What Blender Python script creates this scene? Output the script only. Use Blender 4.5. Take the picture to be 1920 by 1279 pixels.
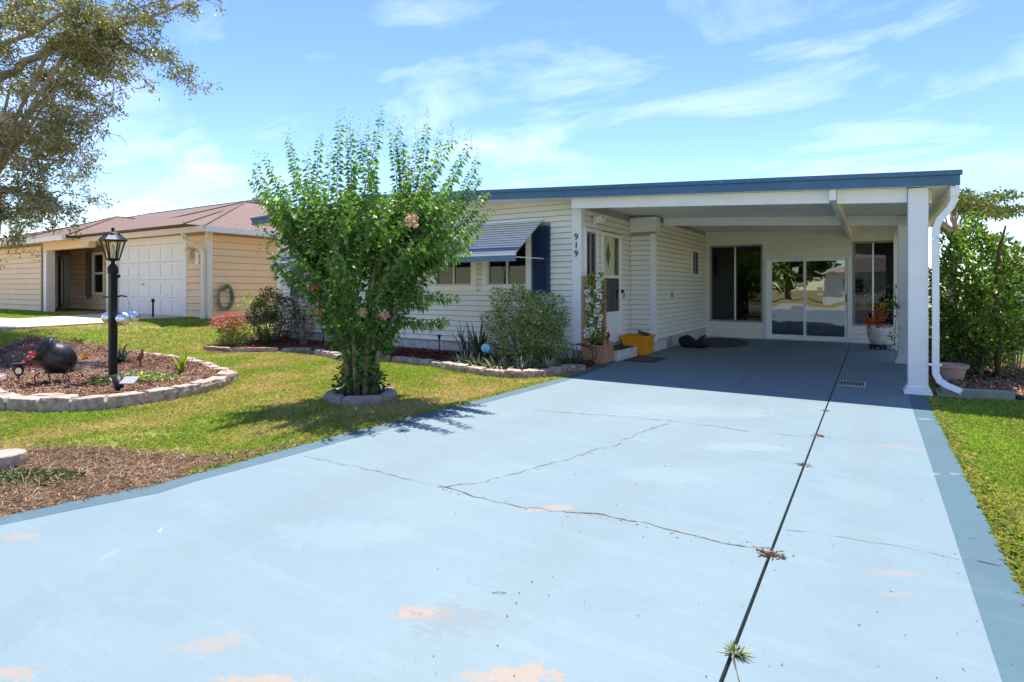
import bpy, math, random
import numpy as np
from mathutils import Vector, Matrix
random.seed(7); rng = np.random.default_rng(7)
for o in list(bpy.data.objects): bpy.data.objects.remove(o)
SC = bpy.context.scene; col = SC.collection
# ---------------------------------------------------------------- camera, sky, sun, exposure
FPX, HC, YH = 1080.0, 1.35, 538.0
TH = math.atan(676 / FPX)
FW = (-math.sin(TH), math.cos(TH)); RT = (math.cos(TH), math.sin(TH))
cd = bpy.data.cameras.new('camera'); cam = bpy.data.objects.new('camera', cd); col.objects.link(cam)
cd.sensor_width = 36; cd.lens = FPX / 1920 * 36; cd.shift_y = -(639.5 - YH) / 1920
cd.clip_start = .05; cd.clip_end = 1500
cam.location = (0, 0, HC); cam.rotation_euler = (math.pi / 2, 0, TH)
SC.camera = cam
SUN = Vector((-.24, .33, 1.0)).normalized()
EL = math.asin(SUN.z); AZ = math.atan2(SUN.x, SUN.y)
W = bpy.data.worlds.new('World'); SC.world = W; W.use_nodes = True
nt = W.node_tree; nt.nodes.clear()
def wn(t, **k):
    n = nt.nodes.new(t)
    for a, b in k.items(): setattr(n, a, b)
    return n
wo = wn('ShaderNodeOutputWorld'); bg = wn('ShaderNodeBackground'); sky = wn('ShaderNodeTexSky')
sky.sky_type = 'NISHITA'; sky.sun_disc = False; sky.sun_elevation = EL; sky.sun_rotation = AZ
sky.air_density = 1.0; sky.dust_density = .1; sky.ozone_density = 3.0
tc = wn('ShaderNodeTexCoord'); sx = wn('ShaderNodeSeparateXYZ'); nt.links.new(tc.outputs['Generated'], sx.inputs[0])
za = wn('ShaderNodeMath', operation='ADD'); za.inputs[1].default_value = .16; nt.links.new(sx.outputs[2], za.inputs[0])
cb = wn('ShaderNodeCombineXYZ')
for i in (0, 1):
    d_ = wn('ShaderNodeMath', operation='DIVIDE'); nt.links.new(sx.outputs[i], d_.inputs[0]); nt.links.new(za.outputs[0], d_.inputs[1]); nt.links.new(d_.outputs[0], cb.inputs[i])
mp = wn('ShaderNodeMapping'); mp.inputs['Rotation'].default_value = (0, 0, .5); mp.inputs['Scale'].default_value = (.8, 1.35, 1); mp.inputs['Location'].default_value = (1.15, .35, 0)
nt.links.new(cb.outputs[0], mp.inputs[0])
nz = wn('ShaderNodeTexNoise'); nz.inputs['Scale'].default_value = 1.5; nz.inputs['Detail'].default_value = 9; nz.inputs['Roughness'].default_value = .58; nz.inputs['Distortion'].default_value = .5
nt.links.new(mp.outputs[0], nz.inputs['Vector'])
cr = wn('ShaderNodeValToRGB'); cr.color_ramp.elements[0].position = .50; cr.color_ramp.elements[1].position = .82
cr.color_ramp.elements[0].color = (0, 0, 0, 1); cr.color_ramp.elements[1].color = (.42, .42, .42, 1)
nt.links.new(nz.outputs['Fac'], cr.inputs[0])
mx = wn('ShaderNodeMix', data_type='RGBA'); nt.links.new(cr.outputs[0], mx.inputs[0])
hs = wn('ShaderNodeHueSaturation'); hs.inputs['Saturation'].default_value = 1.18; hs.inputs['Hue'].default_value = .515; nt.links.new(sky.outputs[0], hs.inputs['Color'])
nt.links.new(hs.outputs[0], mx.inputs[6]); mx.inputs[7].default_value = (8.0, 8.2, 8.6, 1)
nt.links.new(mx.outputs[2], bg.inputs[0]); bg.inputs[1].default_value = .068
nt.links.new(bg.outputs[0], wo.inputs[0])
sl = bpy.data.lights.new('sun', 'SUN'); sl.energy = 2.5; sl.angle = math.radians(.53); sl.color = (1, .955, .89)
so = bpy.data.objects.new('sun', sl); col.objects.link(so); so.location = (-6, 8, 25)
so.rotation_euler = (-SUN).to_track_quat('-Z', 'Y').to_euler()
VS = SC.view_settings; VS.view_transform = 'Standard'; VS.look = 'None'; VS.gamma = 1; VS.exposure = 1.98
SC.render.engine = 'CYCLES'; SC.cycles.max_bounces = 14; SC.cycles.diffuse_bounces = 7; SC.cycles.transparent_max_bounces = 12
# ---------------------------------------------------------------- pixel helpers: a pixel is a direction, distance comes from a surface
def G(x, y, z=0.0):
    d = FPX * (HC - z) / (y - YH); c = (x - 960) / FPX * d
    return Vector((FW[0] * d + RT[0] * c, FW[1] * d + RT[1] * c, z))
def AT(x, y, d):
    c = (x - 960) / FPX * d
    return Vector((FW[0] * d + RT[0] * c, FW[1] * d + RT[1] * c, HC - (y - YH) / FPX * d))
# ---------------------------------------------------------------- materials
MATS = {}
def mat(name, c1, c2=None, scale=6, rough=.6, bump=0, bscale=40, metal=0, spec=.5, detail=5, stretch=None, lo=.35, hi=.65, coat=0):
    m = bpy.data.materials.new(name); m.use_nodes = True; t = m.node_tree; n = t.nodes
    b = n['Principled BSDF']; b.inputs['Roughness'].default_value = rough; b.inputs['Metallic'].default_value = metal
    b.inputs['Specular IOR Level'].default_value = spec; b.inputs['Coat Weight'].default_value = coat
    b.inputs['Base Color'].default_value = (*c1, 1)
    g = n.new('ShaderNodeNewGeometry'); v = g.outputs['Position']
    if stretch:
        mpn = n.new('ShaderNodeMapping'); mpn.inputs['Scale'].default_value = stretch; t.links.new(v, mpn.inputs[0]); v = mpn.outputs[0]
    if c2:
        z = n.new('ShaderNodeTexNoise'); z.inputs['Scale'].default_value = scale; z.inputs['Detail'].default_value = detail; z.inputs['Roughness'].default_value = .6
        t.links.new(v, z.inputs['Vector'])
        r = n.new('ShaderNodeValToRGB'); r.color_ramp.elements[0].position = lo; r.color_ramp.elements[1].position = hi
        r.color_ramp.elements[0].color = (*c1, 1); r.color_ramp.elements[1].color = (*c2, 1)
        t.links.new(z.outputs['Fac'], r.inputs[0]); t.links.new(r.outputs[0], b.inputs['Base Color'])
    if bump:
        z2 = n.new('ShaderNodeTexNoise'); z2.inputs['Scale'].default_value = bscale; z2.inputs['Detail'].default_value = 6
        t.links.new(v, z2.inputs['Vector']); bp = n.new('ShaderNodeBump'); bp.inputs['Strength'].default_value = bump; bp.inputs['Distance'].default_value = .02
        t.links.new(z2.outputs['Fac'], bp.inputs['Height']); t.links.new(bp.outputs[0], b.inputs['Normal'])
    MATS[name] = m; return m
def leafmat(name, cols, trans=.3, rough=.42, spec=.35):
    m = bpy.data.materials.new(name); m.use_nodes = True; t = m.node_tree; n = t.nodes; b = n['Principled BSDF']
    b.inputs['Roughness'].default_value = rough; b.inputs['Specular IOR Level'].default_value = spec
    a = n.new('ShaderNodeAttribute'); a.attribute_name = 'rnd'
    r = n.new('ShaderNodeValToRGB'); e = r.color_ramp.elements
    while len(e) < len(cols): e.new(.5)
    for i, c in enumerate(cols): e[i].position = i / (len(cols) - 1); e[i].color = (*c, 1)
    t.links.new(a.outputs['Fac'], r.inputs[0]); t.links.new(r.outputs[0], b.inputs['Base Color'])
    tr = n.new('ShaderNodeBsdfTranslucent'); mxs = n.new('ShaderNodeMixShader'); mxs.inputs[0].default_value = trans
    gm = n.new('ShaderNodeMix'); gm.data_type = 'RGBA'; gm.blend_type = 'MULTIPLY'; gm.inputs[0].default_value = 1; gm.inputs[7].default_value = (1.25, 1.35, .6, 1)
    t.links.new(r.outputs[0], gm.inputs[6]); t.links.new(gm.outputs[2], tr.inputs[0])
    t.links.new(b.outputs[0], mxs.inputs[1]); t.links.new(tr.outputs[0], mxs.inputs[2])
    t.links.new(mxs.outputs[0], n['Material Output'].inputs[0]); MATS[name] = m; return m
def glassmat(name, refl, tint, wave=0):
    m = bpy.data.materials.new(name); m.use_nodes = True; t = m.node_tree; n = t.nodes; n.remove(n['Principled BSDF'])
    gl = n.new('ShaderNodeBsdfGlossy'); gl.inputs['Roughness'].default_value = .015; gl.inputs[0].default_value = (.95, .97, .95, 1)
    tp = n.new('ShaderNodeBsdfTransparent'); tp.inputs[0].default_value = (*tint, 1)
    fr = n.new('ShaderNodeFresnel'); fr.inputs[0].default_value = 1.5
    ad = n.new('ShaderNodeMath'); ad.operation = 'ADD'; ad.use_clamp = True; ad.inputs[1].default_value = refl; t.links.new(fr.outputs[0], ad.inputs[0])
    gb = n.new('ShaderNodeNewGeometry'); inv = n.new('ShaderNodeMath'); inv.operation = 'SUBTRACT'; inv.inputs[0].default_value = 1; t.links.new(gb.outputs['Backfacing'], inv.inputs[1]); mu = n.new('ShaderNodeMath'); mu.operation = 'MULTIPLY'; t.links.new(ad.outputs[0], mu.inputs[0]); t.links.new(inv.outputs[0], mu.inputs[1])
    ms = n.new('ShaderNodeMixShader'); t.links.new(mu.outputs[0], ms.inputs[0]); t.links.new(tp.outputs[0], ms.inputs[1]); t.links.new(gl.outputs[0], ms.inputs[2])
    if wave:
        g = n.new('ShaderNodeNewGeometry'); z = n.new('ShaderNodeTexNoise'); z.inputs['Scale'].default_value = 1.6; z.inputs['Detail'].default_value = 1; t.links.new(g.outputs['Position'], z.inputs['Vector'])
        bp = n.new('ShaderNodeBump'); bp.inputs['Strength'].default_value = wave; bp.inputs['Distance'].default_value = .02; t.links.new(z.outputs['Fac'], bp.inputs['Height'])
        t.links.new(bp.outputs[0], gl.inputs['Normal'])
    t.links.new(ms.outputs[0], n['Material Output'].inputs[0]); MATS[name] = m; return m
mat('siding', (.84, .80, .70), (.80, .76, .66), 3, .5, .03, 30)
mat('core_lap_shade', (.38, .35, .31), (.34, .31, .27), 4, .9)  # wall core coloured dark to paint the shadow lines between siding boards
mat('n_core_lap_shade', (.36, .25, .16), (.31, .22, .14), 4, .9)  # neighbour wall core browned so the board gaps read as shadow lines
mat('trim', (.86, .85, .82), (.81, .80, .77), 4, .45, .04, 25)
mat('white_metal', (.86, .86, .85), (.81, .81, .80), 5, .38)
mat('awning_white', (.92, .89, .82), (.88, .85, .78), 4, .4)
mat('soffit', (.86, .86, .84), (.80, .81, .80), 2, .4)
mat('blue_fascia', (.058, .15, .25), (.048, .125, .21), 5, .42, .05, 12)
mat('blue_valance', (.10, .21, .33), (.085, .18, .29), 6, .42)
mat('navy', (.012, .032, .085), (.016, .042, .10), 9, .45)
mat('window_frame', (.66, .62, .54), (.6, .56, .48), 6, .45)
mat('bronze_frame', (.30, .28, .26), (.26, .24, .22), 8, .45)
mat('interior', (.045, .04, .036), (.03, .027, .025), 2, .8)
mat('blind', (.05, .047, .046), (.03, .028, .028), 9, .7)
mat('shade_cloth', (.52, .46, .42), (.48, .42, .38), 5, .8)
mat('block', (.62, .59, .53), (.48, .45, .40), 7, .85, .3, 60)
mat('concrete', (.55, .53, .49), (.42, .40, .37), 6, .85, .25, 70)
mat('black_metal', (.010, .010, .011), (.016, .016, .017), 20, .5, .1, 60, spec=.25)
mat('dark_joint', (.012, .011, .010), (.03, .026, .02), 25, .9)
mat('n_siding', (.82, .60, .36), (.77, .55, .32), 2, .55)
mat('n_trim', (.76, .72, .62), (.72, .68, .58), 3, .5)
mat('n_white', (.78, .76, .72), (.74, .72, .68), 3, .45)
mat('shingle', (.20, .118, .088), (.105, .062, .047), 14, .85, .5, 55, detail=9)
mat('brown_paint', (.05, .022, .014), (.065, .03, .02), 12, .5)
mat('path', (.60, .50, .40), (.52, .43, .34), 2.5, .85, .1, 60)
mat('stone', (.50, .40, .31), (.26, .19, .15), 12, .9, .5, 45, detail=8)
mat('stone_dark', (.35, .30, .26), (.24, .20, .17), 11, .9, .5, 45, detail=8)
mat('soil', (.09, .05, .032), (.16, .095, .06), 14, .95, .6, 60)
mat('bark', (.24, .18, .13), (.40, .33, .26), 9, .85, .4, 30, stretch=(1, 1, .35))
mat('pale_bark', (.34, .25, .18), (.20, .14, .10), 12, .8, .3, 40, stretch=(1, 1, .3))
mat('wood', (.52, .25, .13), (.40, .18, .09), 5, .65, .2, 30, stretch=(6, 6, 1))
mat('yellow_plastic', (.86, .33, .010), (.80, .29, .008), 6, .4)
mat('pot_stone', (.62, .59, .54), (.52, .49, .45), 25, .85, .15, 80)
mat('black_rubber', (.014, .014, .014), (.025, .023, .022), 30, .8, .2, 80)
mat('black_cloth', (.009, .009, .010), (.016, .015, .016), 12, .85)
mat('cauldron', (.010, .010, .012), (.022, .022, .024), 5, .33, .05, 20)
mat('amber_glass', (.78, .70, .50), (.70, .62, .42), 7, .25)
mat('mirror_ball', (.86, .86, .88), (.72, .73, .77), 30, .08, .5, 26, metal=1)
mat('rust', (.18, .05, .02), (.28, .09, .03), 14, .7)
mat('red_petal', (.62, .015, .02), (.5, .01, .015), 20, .45)
mat('white_petal', (.85, .83, .78), (.78, .76, .70), 20, .6)
mat('terracotta', (.50, .33, .27), (.43, .28, .22), 8, .7)
mat('green_timber', (.27, .29, .23), (.21, .23, .18), 7, .8, .15, 40)
mat('hose_green', (.22, .26, .16), (.17, .21, .12), 10, .45)
mat('grey_metal', (.35, .35, .34), (.28, .28, .27), 10, .5)
mat('aqua', (.16, .50, .68), (.30, .62, .75), 12, .3)
mat('mat_red', (.22, .05, .06), (.10, .05, .06), 22, .9)
mat('mat_dark', (.045, .04, .042), (.06, .05, .05), 18, .9)
mat('asphalt', (.40, .37, .33), (.34, .31, .28), 4, .9, .3, 90)
mat('white_roof', (.75, .75, .74), (.7, .7, .7), 3, .5)
mat('grate', (.26, .17, .13), (.36, .27, .21), 22, .8)
mat('debris', (.15, .085, .04), (.06, .035, .02), 22, .9)
mat('crack', (.24, .205, .16), (.07, .06, .05), 9, .9, lo=.42, hi=.58)
mat('crack_light', (.20, .215, .21), (.13, .12, .105), 14, .9, lo=.45, hi=.6)
mat('silver', (.6, .6, .62), None, metal=1, rough=.3)
mat('lawn', (.20, .20, .05), (.28, .22, .08), 2.2, .95, .5, 60, detail=8)
mat('purple', (.07, .03, .05), (.10, .04, .06), 10, .6)
mat('pale_house', (.78, .77, .75), (.74, .73, .71), 2, .6)
mat('tan_roof', (.42, .34, .29), (.34, .27, .23), 8, .85)
glassmat('glass', .0, (.62, .62, .62)); glassmat('glass_door', .15, (.60, .62, .60), .22); glassmat('lamp_pane', .03, (.95, .93, .8))
glassmat('screen', 0.0, (.30, .30, .32))
leafmat('crape', [(.05, .12, .022), (.085, .19, .032), (.14, .28, .045), (.28, .43, .07)], .36)
leafmat('oak', [(.13, .115, .045), (.17, .17, .06), (.23, .24, .08), (.33, .32, .12)], .35)
leafmat('dark_shrub', [(.03, .048, .014), (.05, .075, .02), (.075, .105, .028), (.11, .13, .03)], .2)
leafmat('red_shrub', [(.06, .028, .022), (.12, .05, .04), (.18, .08, .06), (.10, .09, .05)], .2)
leafmat('variegated', [(.08, .14, .03), (.15, .22, .055), (.38, .42, .16), (.70, .68, .42)], .25)
leafmat('strap', [(.025, .05, .015), (.045, .085, .02), (.09, .13, .035), (.16, .20, .08)], .2)
leafmat('liriope', [(.06, .11, .03), (.12, .18, .06), (.38, .42, .24), (.5, .52, .34)], .2)
leafmat('yellow_strap', [(.16, .22, .02), (.30, .36, .03), (.42, .44, .05), (.5, .48, .08)], .35)
leafmat('bright_shrub', [(.04, .085, .015), (.085, .17, .022), (.15, .27, .032), (.34, .42, .06)], .34)
leafmat('pink', [(.45, .06, .09), (.60, .14, .17), (.70, .28, .28), (.55, .09, .06)], .25)
leafmat('pale_pink', [(.50, .25, .2), (.62, .36, .3), (.66, .46, .38), (.42, .22, .14)], .25)
leafmat('red_leaf', [(.55, .03, .01), (.62, .12, .015), (.55, .30, .03), (.20, .25, .03)], .3)
leafmat('vine', [(.10, .15, .02), (.22, .28, .03), (.38, .40, .05), (.5, .48, .1)], .3)
leafmat('far_leaf', [(.08, .11, .025), (.12, .16, .035), (.17, .21, .05), (.24, .27, .08)], .25)
leafmat('grass', [(.56, .43, .23), (.42, .38, .12), (.29, .35, .065), (.21, .31, .045), (.30, .43, .055)], .3, .55, .25)
leafmat('grass_lush', [(.20, .26, .04), (.23, .31, .04), (.26, .36, .045), (.31, .41, .06)], .3, .55, .25)
leafmat('mulch', [(.10, .045, .03), (.22, .11, .07), (.38, .22, .14), (.56, .39, .28)], 0, .9, .1)
leafmat('red_mulch', [(.07, .016, .012), (.16, .04, .03), (.26, .08, .06), (.34, .15, .11)], 0, .9, .1)
leafmat('straw', [(.16, .10, .06), (.29, .19, .12), (.43, .30, .20), (.56, .43, .31)], .05, .8, .15)
# driveway paint: pale blue, brushed, with peeled spots that have a shape of their own
def paintmat(name, base, base2, spots, cracky=True):
    m = bpy.data.materials.new(name); m.use_nodes = True; t = m.node_tree; n = t.nodes; b = n['Principled BSDF']
    b.inputs['Roughness'].default_value = .62; b.inputs['Specular IOR Level'].default_value = .35
    L = t.links.new
    g = n.new('ShaderNodeNewGeometry'); pos = g.outputs['Position']
    def noise(scale, detail=6, rough=.6, st=None):
        z = n.new('ShaderNodeTexNoise'); z.inputs['Scale'].default_value = scale; z.inputs['Detail'].default_value = detail; z.inputs['Roughness'].default_value = rough
        if st:
            q = n.new('ShaderNodeMapping'); q.inputs['Scale'].default_value = st; L(pos, q.inputs[0]); L(q.outputs[0], z.inputs['Vector'])
        else: L(pos, z.inputs['Vector'])
        return z.outputs['Fac']
    def math_(op, a, bb, clamp=False):
        q = n.new('ShaderNodeMath'); q.operation = op; q.use_clamp = clamp
        for i, v in enumerate((a, bb)):
            if isinstance(v, (int, float)): q.inputs[i].default_value = v
            else: L(v, q.inputs[i])
        return q.outputs[0]
    def mix(f, a, bb):
        q = n.new('ShaderNodeMix'); q.data_type = 'RGBA'
        if isinstance(f, (int, float)): q.inputs[0].default_value = f
        else: L(f, q.inputs[0])
        for i, v in ((6, a), (7, bb)):
            if isinstance(v, tuple): q.inputs[i].default_value = (*v, 1)
            else: L(v, q.inputs[i])
        return q.outputs[2]
    def ramp(v, lo, hi):
        q = n.new('ShaderNodeMapRange'); q.inputs[1].default_value = lo; q.inputs[2].default_value = hi; L(v, q.inputs[0]); return q.outputs[0]
    c = mix(ramp(noise(.8, 6, .7), .40, .60), base, base2)
    br = noise(3.0, 7, .7, (.35, 2.2, 1)); c = mix(math_('MULTIPLY', ramp(br, .52, .72), .35), c, tuple(min(1, x * 1.16 + .02) for x in base))
    c = mix(math_('MULTIPLY', ramp(noise(55, 5, .7), .58, .70), .5), c, tuple(x * .72 for x in base2))
    c = mix(math_('MULTIPLY', ramp(noise(1.7, 8, .72), .56, .72), .25), c, (.15, .18, .185))
    w1 = noise(9, 6, .75); w2 = noise(40, 4, .7)
    for (px, py, rx, ry, rot, colr, amt) in spots:
        q = n.new('ShaderNodeMapping'); q.vector_type = 'TEXTURE'; q.inputs['Location'].default_value = (px, py, 0); q.inputs['Rotation'].default_value = (0, 0, rot); q.inputs['Scale'].default_value = (rx, ry, 1)
        L(pos, q.inputs[0]); ln = n.new('ShaderNodeVectorMath'); ln.operation = 'LENGTH'
        fl = n.new('ShaderNodeVectorMath'); fl.operation = 'MULTIPLY'; fl.inputs[1].default_value = (1, 1, 0); L(q.outputs[0], fl.inputs[0]); L(fl.outputs[0], ln.inputs[0])
        d = math_('ADD', ln.outputs['Value'], math_('MULTIPLY', math_('SUBTRACT', w1, .5), 3.4))
        d = math_('ADD', d, math_('MULTIPLY', math_('SUBTRACT', w2, .5), 2.6))
        f = n.new('ShaderNodeMapRange'); f.inputs[1].default_value = 1.0; f.inputs[2].default_value = .80; f.inputs[4].default_value = amt; L(d, f.inputs[0])
        c = mix(f.outputs[0], c, colr)
    L(c, b.inputs['Base Color'])
    bp = n.new('ShaderNodeBump'); bp.inputs['Strength'].default_value = .22; bp.inputs['Distance'].default_value = .01; L(noise(38, 6, .7), bp.inputs['Height']); L(bp.outputs[0], b.inputs['Normal'])
    MATS[name] = m
PE, GR, WH = (.275, .215, .16), (.15, .185, .19), (.21, .26, .28)
def sp(x, y, rx, ry, c, amt, rot=.55):
    p = G(x, y); return (p.x, p.y, rx, ry, rot, c, amt)
SPOTS = [sp(795, 1150, .13, .05, PE, .9), sp(850, 1165, .16, .12, GR, .6), sp(405, 1205, .13, .06, PE, .45, .9), sp(985, 1262, .16, .05, PE, .85),
         sp(900, 1268, .10, .03, PE, .7), sp(500, 1276, .15, .035, PE, .8), sp(38, 1006, .11, .05, PE, .5), sp(1045, 952, .10, .04, PE, .8), sp(1000, 955, .07, .035, PE, .7),
         sp(1385, 838, .42, .13, WH, .55), sp(1290, 770, .9, .30, WH, .5), sp(1370, 778, .5, .14, WH, .45), sp(1460, 1080 - 60, .0001, .0001, PE, 0),
         sp(1675, 1075, .12, .03, PE, .45), sp(1690, 1115, .10, .02, PE, .35), sp(1665, 837, .20, .05, PE, .45), sp(1720, 842, .18, .04, PE, .35), sp(830, 1085, .22, .16, (.155, .225, .265), .35),
         (-2.95, 4.5, .22, 6.5, .0, (.13, .165, .18), .22), (-1.35, 4.2, .20, 6.0, .0, (.13, .165, .18), .20), (-.05, 5.0, .12, 4.0, 0, (.14, .17, .185), .2),
         sp(1250, 890, .35, .22, (.20, .27, .29), .4), sp(650, 1000, .4, .18, (.195, .265, .285), .35), sp(1150, 1120, .3, .12, (.135, .19, .215), .3), sp(300, 1150, .25, .1, (.135, .19, .21), .3), sp(1600, 920, .2, .3, (.19, .255, .275), .35),
         sp(25, 1262, .10, .04, PE, .7), sp(205, 1040, .03, .06, WH, .5)]
paintmat('paint', (.158, .221, .242), (.144, .205, .230), SPOTS)
paintmat('border_paint', (.060, .118, .145), (.054, .107, .134), [sp(1733, 786, .07, .035, WH, .7), sp(1755, 889, .035, .02, WH, .6), sp(1790, 889, .035, .02, WH, .5)])
# ---------------------------------------------------------------- mesh builders
class MB:
    def __init__(s): s.v = []; s.f = []; s.M = None
    def add(s, vs, fs):
        k = len(s.v)
        s.v += [tuple(s.M @ Vector(p)) for p in vs] if s.M else [tuple(p) for p in vs]
        s.f += [tuple(i + k for i in q) for q in fs]; return s
    def box(s, x0, x1, y0, y1, z0, z1):
        return s.add([(x0, y0, z0), (x1, y0, z0), (x1, y1, z0), (x0, y1, z0), (x0, y0, z1), (x1, y0, z1), (x1, y1, z1), (x0, y1, z1)],
                     [(0, 3, 2, 1), (4, 5, 6, 7), (0, 1, 5, 4), (1, 2, 6, 5), (2, 3, 7, 6), (3, 0, 4, 7)])
    def prism(s, poly, axis, a, b):        # polygon in the two other axes, extruded along axis
        def P(u, w, t): return (t, u, w) if axis == 'x' else (u, t, w) if axis == 'y' else (u, w, t)
        n = len(poly); vs = [P(u, w, a) for u, w in poly] + [P(u, w, b) for u, w in poly]
        fs = [tuple(range(n))[::-1], tuple(range(n, 2 * n))] + [(i, (i + 1) % n, n + (i + 1) % n, n + i) for i in range(n)]
        return s.add(vs, fs)
    def tube(s, path, rad, n=8, cap=True, flat=1.0):
        path = [Vector(p) for p in path]; m = len(path)
        if not hasattr(rad, '__len__'): rad = [rad] * m
        vs = []; up = None
        for i, p in enumerate(path):
            t = (path[min(i + 1, m - 1)] - path[max(i - 1, 0)]).normalized()
            if up is None: up = Vector((0, 0, 1)) if abs(t.z) < .9 else Vector((1, 0, 0))
            a = t.cross(up)
            a = a.normalized() if a.length > 1e-4 else t.orthogonal().normalized()
            b = a.cross(t).normalized(); up = b
            for k in range(n):
                w = 2 * math.pi * (k + .5) / n; vs.append(p + (a * math.cos(w) + b * math.sin(w) * flat) * rad[i])
        fs = [(i * n + k, i * n + (k + 1) % n, (i + 1) * n + (k + 1) % n, (i + 1) * n + k) for i in range(m - 1) for k in range(n)]
        if cap: fs += [tuple(range(n))[::-1], tuple(range((m - 1) * n, m * n))]
        return s.add(vs, fs)
    def lathe(s, prof, n=24, cx=0, cy=0, cap=True):
        vs = [(cx + r * math.cos(2 * math.pi * k / n), cy + r * math.sin(2 * math.pi * k / n), z) for r, z in prof for k in range(n)]; m = len(prof)
        fs = [(i * n + k, i * n + (k + 1) % n, (i + 1) * n + (k + 1) % n, (i + 1) * n + k) for i in range(m - 1) for k in range(n)]
        if cap: fs += [tuple(range(n))[::-1], tuple(range((m - 1) * n, m * n))]
        return s.add(vs, fs)
    def sphere(s, c, r, n=16, m=10, sc=(1, 1, 1)):
        prof = [(max(r * math.sin(math.pi * i / m), .0005), -r * math.cos(math.pi * i / m)) for i in range(m + 1)]
        old = s.M; T = Matrix.Translation(c) @ Matrix.Diagonal((*sc, 1)); s.M = old @ T if old else T
        s.lathe(prof, n); s.M = old; return s
def tag(o, label=None, cat=None, group=None, kind=None):
    if label: o['label'] = label
    if cat: o['category'] = cat
    if group: o['group'] = group
    if kind: o['kind'] = kind
    return o
def link(name, me, m, parent=None, smooth=False, bevel=0):
    o = bpy.data.objects.new(name, me); col.objects.link(o)
    if m and not me.materials: me.materials.append(MATS[m] if isinstance(m, str) else m)
    if smooth: me.polygons.foreach_set('use_smooth', [True] * len(me.polygons))
    if parent is not None:
        o.parent = parent; o.matrix_parent_inverse = Matrix.Translation(-parent.location)
    if bevel:
        bm_ = o.modifiers.new('bevel', 'BEVEL'); bm_.width = bevel; bm_.segments = 2; bm_.limit_method = 'ANGLE'
    return o
def obj(name, mb, m, parent=None, smooth=False, bevel=0):
    me = bpy.data.meshes.new(name); vs = np.array(mb.v, dtype=float); off = None
    if parent is None:
        off = Vector(((vs[:, 0].min() + vs[:, 0].max()) / 2, (vs[:, 1].min() + vs[:, 1].max()) / 2, vs[:, 2].min())); vs = vs - np.array(off)
    me.from_pydata(vs.tolist(), [], mb.f); me.update()
    o = link(name, me, m, parent, smooth, bevel)
    if off: o.location = off
    return o
def thing(name, label, cat, loc, group=None):
    o = bpy.data.objects.new(name, None); col.objects.link(o); o.location = Vector(loc); o.empty_display_size = .1
    return tag(o, label, cat, group)
def fastmesh(name, verts, nper, faces_tpl, m, parent=None, rnd=None, rootoff=True):
    """verts (N*nper,3); faces_tpl: list of index tuples per piece, all the same length"""
    N = len(verts) // nper; k = len(faces_tpl[0]); F = len(faces_tpl)
    verts = np.asarray(verts, dtype=np.float64).copy()
    off = None
    if parent is None and N:
        off = np.array([verts[:, 0].mean(), verts[:, 1].mean(), verts[:, 2].min()]); verts -= off
    idx = (np.arange(N)[:, None, None] * nper + np.array(faces_tpl)[None]).reshape(-1)
    me = bpy.data.meshes.new(name); me.vertices.add(len(verts)); me.vertices.foreach_set('co', verts.astype(np.float32).ravel())
    me.loops.add(len(idx)); me.loops.foreach_set('vertex_index', idx.astype(np.int32)); me.polygons.add(N * F)
    me.polygons.foreach_set('loop_start', (np.arange(N * F) * k).astype(np.int32)); me.polygons.foreach_set('loop_total', np.full(N * F, k, dtype=np.int32))
    if rnd is not None:
        a = me.attributes.new('rnd', 'FLOAT', 'POINT'); a.data.foreach_set('value', np.repeat(np.clip(rnd, 0, 1), nper).astype(np.float32))
    me.update(calc_edges=True)
    o = link(name, me, m, parent)
    if off is not None: o.location = off
    return o
def nrm(a): return a / np.maximum(np.linalg.norm(a, axis=1, keepdims=True), 1e-9)
def leafverts(P, D, Ln, Wd, fold=.25, droop=.15, flatten=0.0):
    P = np.asarray(P, float); N = len(P); D = nrm(np.asarray(D, float)); Ln = np.broadcast_to(Ln, (N,))[:, None]; Wd = np.broadcast_to(Wd, (N,))[:, None]
    R = rng.normal(size=(N, 3)); R[:, 2] += flatten * 3; S = nrm(np.cross(D, R)); Nn = np.cross(S, D)
    tip = P + D * Ln; tip[:, 2] -= (droop * Ln)[:, 0]
    mid = P + D * Ln * .45
    V = np.stack([P, mid + S * Wd * .5 + Nn * Wd * fold, tip, mid - S * Wd * .5 + Nn * Wd * fold], 1)
    return V.reshape(-1, 3)
LF = [(0, 1, 2), (0, 2, 3)]
def leaves(name, P, D, Ln, Wd, m, parent=None, rnd=None, **k):
    if rnd is None: rnd = rng.random(len(P))
    return fastmesh(name, leafverts(P, D, Ln, Wd, **k), 4, LF, m, parent, rnd)
def sph(N): return nrm(rng.normal(size=(N, 3)))
def vnoise(x, y, s, seed=0):
    r = np.random.default_rng(seed); out = 0
    for k in range(7):
        a = r.uniform(0, 6.28); f = s * r.uniform(.6, 2.2); out = out + np.sin((x * math.cos(a) + y * math.sin(a)) * f + r.uniform(0, 6.28))
    return .5 + out / 7 * .9
def inpoly(x, y, poly):
    ins = np.zeros(len(x), bool); n = len(poly)
    for i in range(n):
        x0, y0 = poly[i][0], poly[i][1]; x1, y1 = poly[(i + 1) % n][0], poly[(i + 1) % n][1]
        c = ((y0 > y) != (y1 > y)) & (x < (x1 - x0) * (y - y0) / (y1 - y0 + 1e-12) + x0); ins ^= c
    return ins
def gz(x):
    t = np.clip((-11.7 - np.asarray(x, float)) / 3.6, 0, 1); return .5 * t * t * (3 - 2 * t)
GL = -.03
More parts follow.
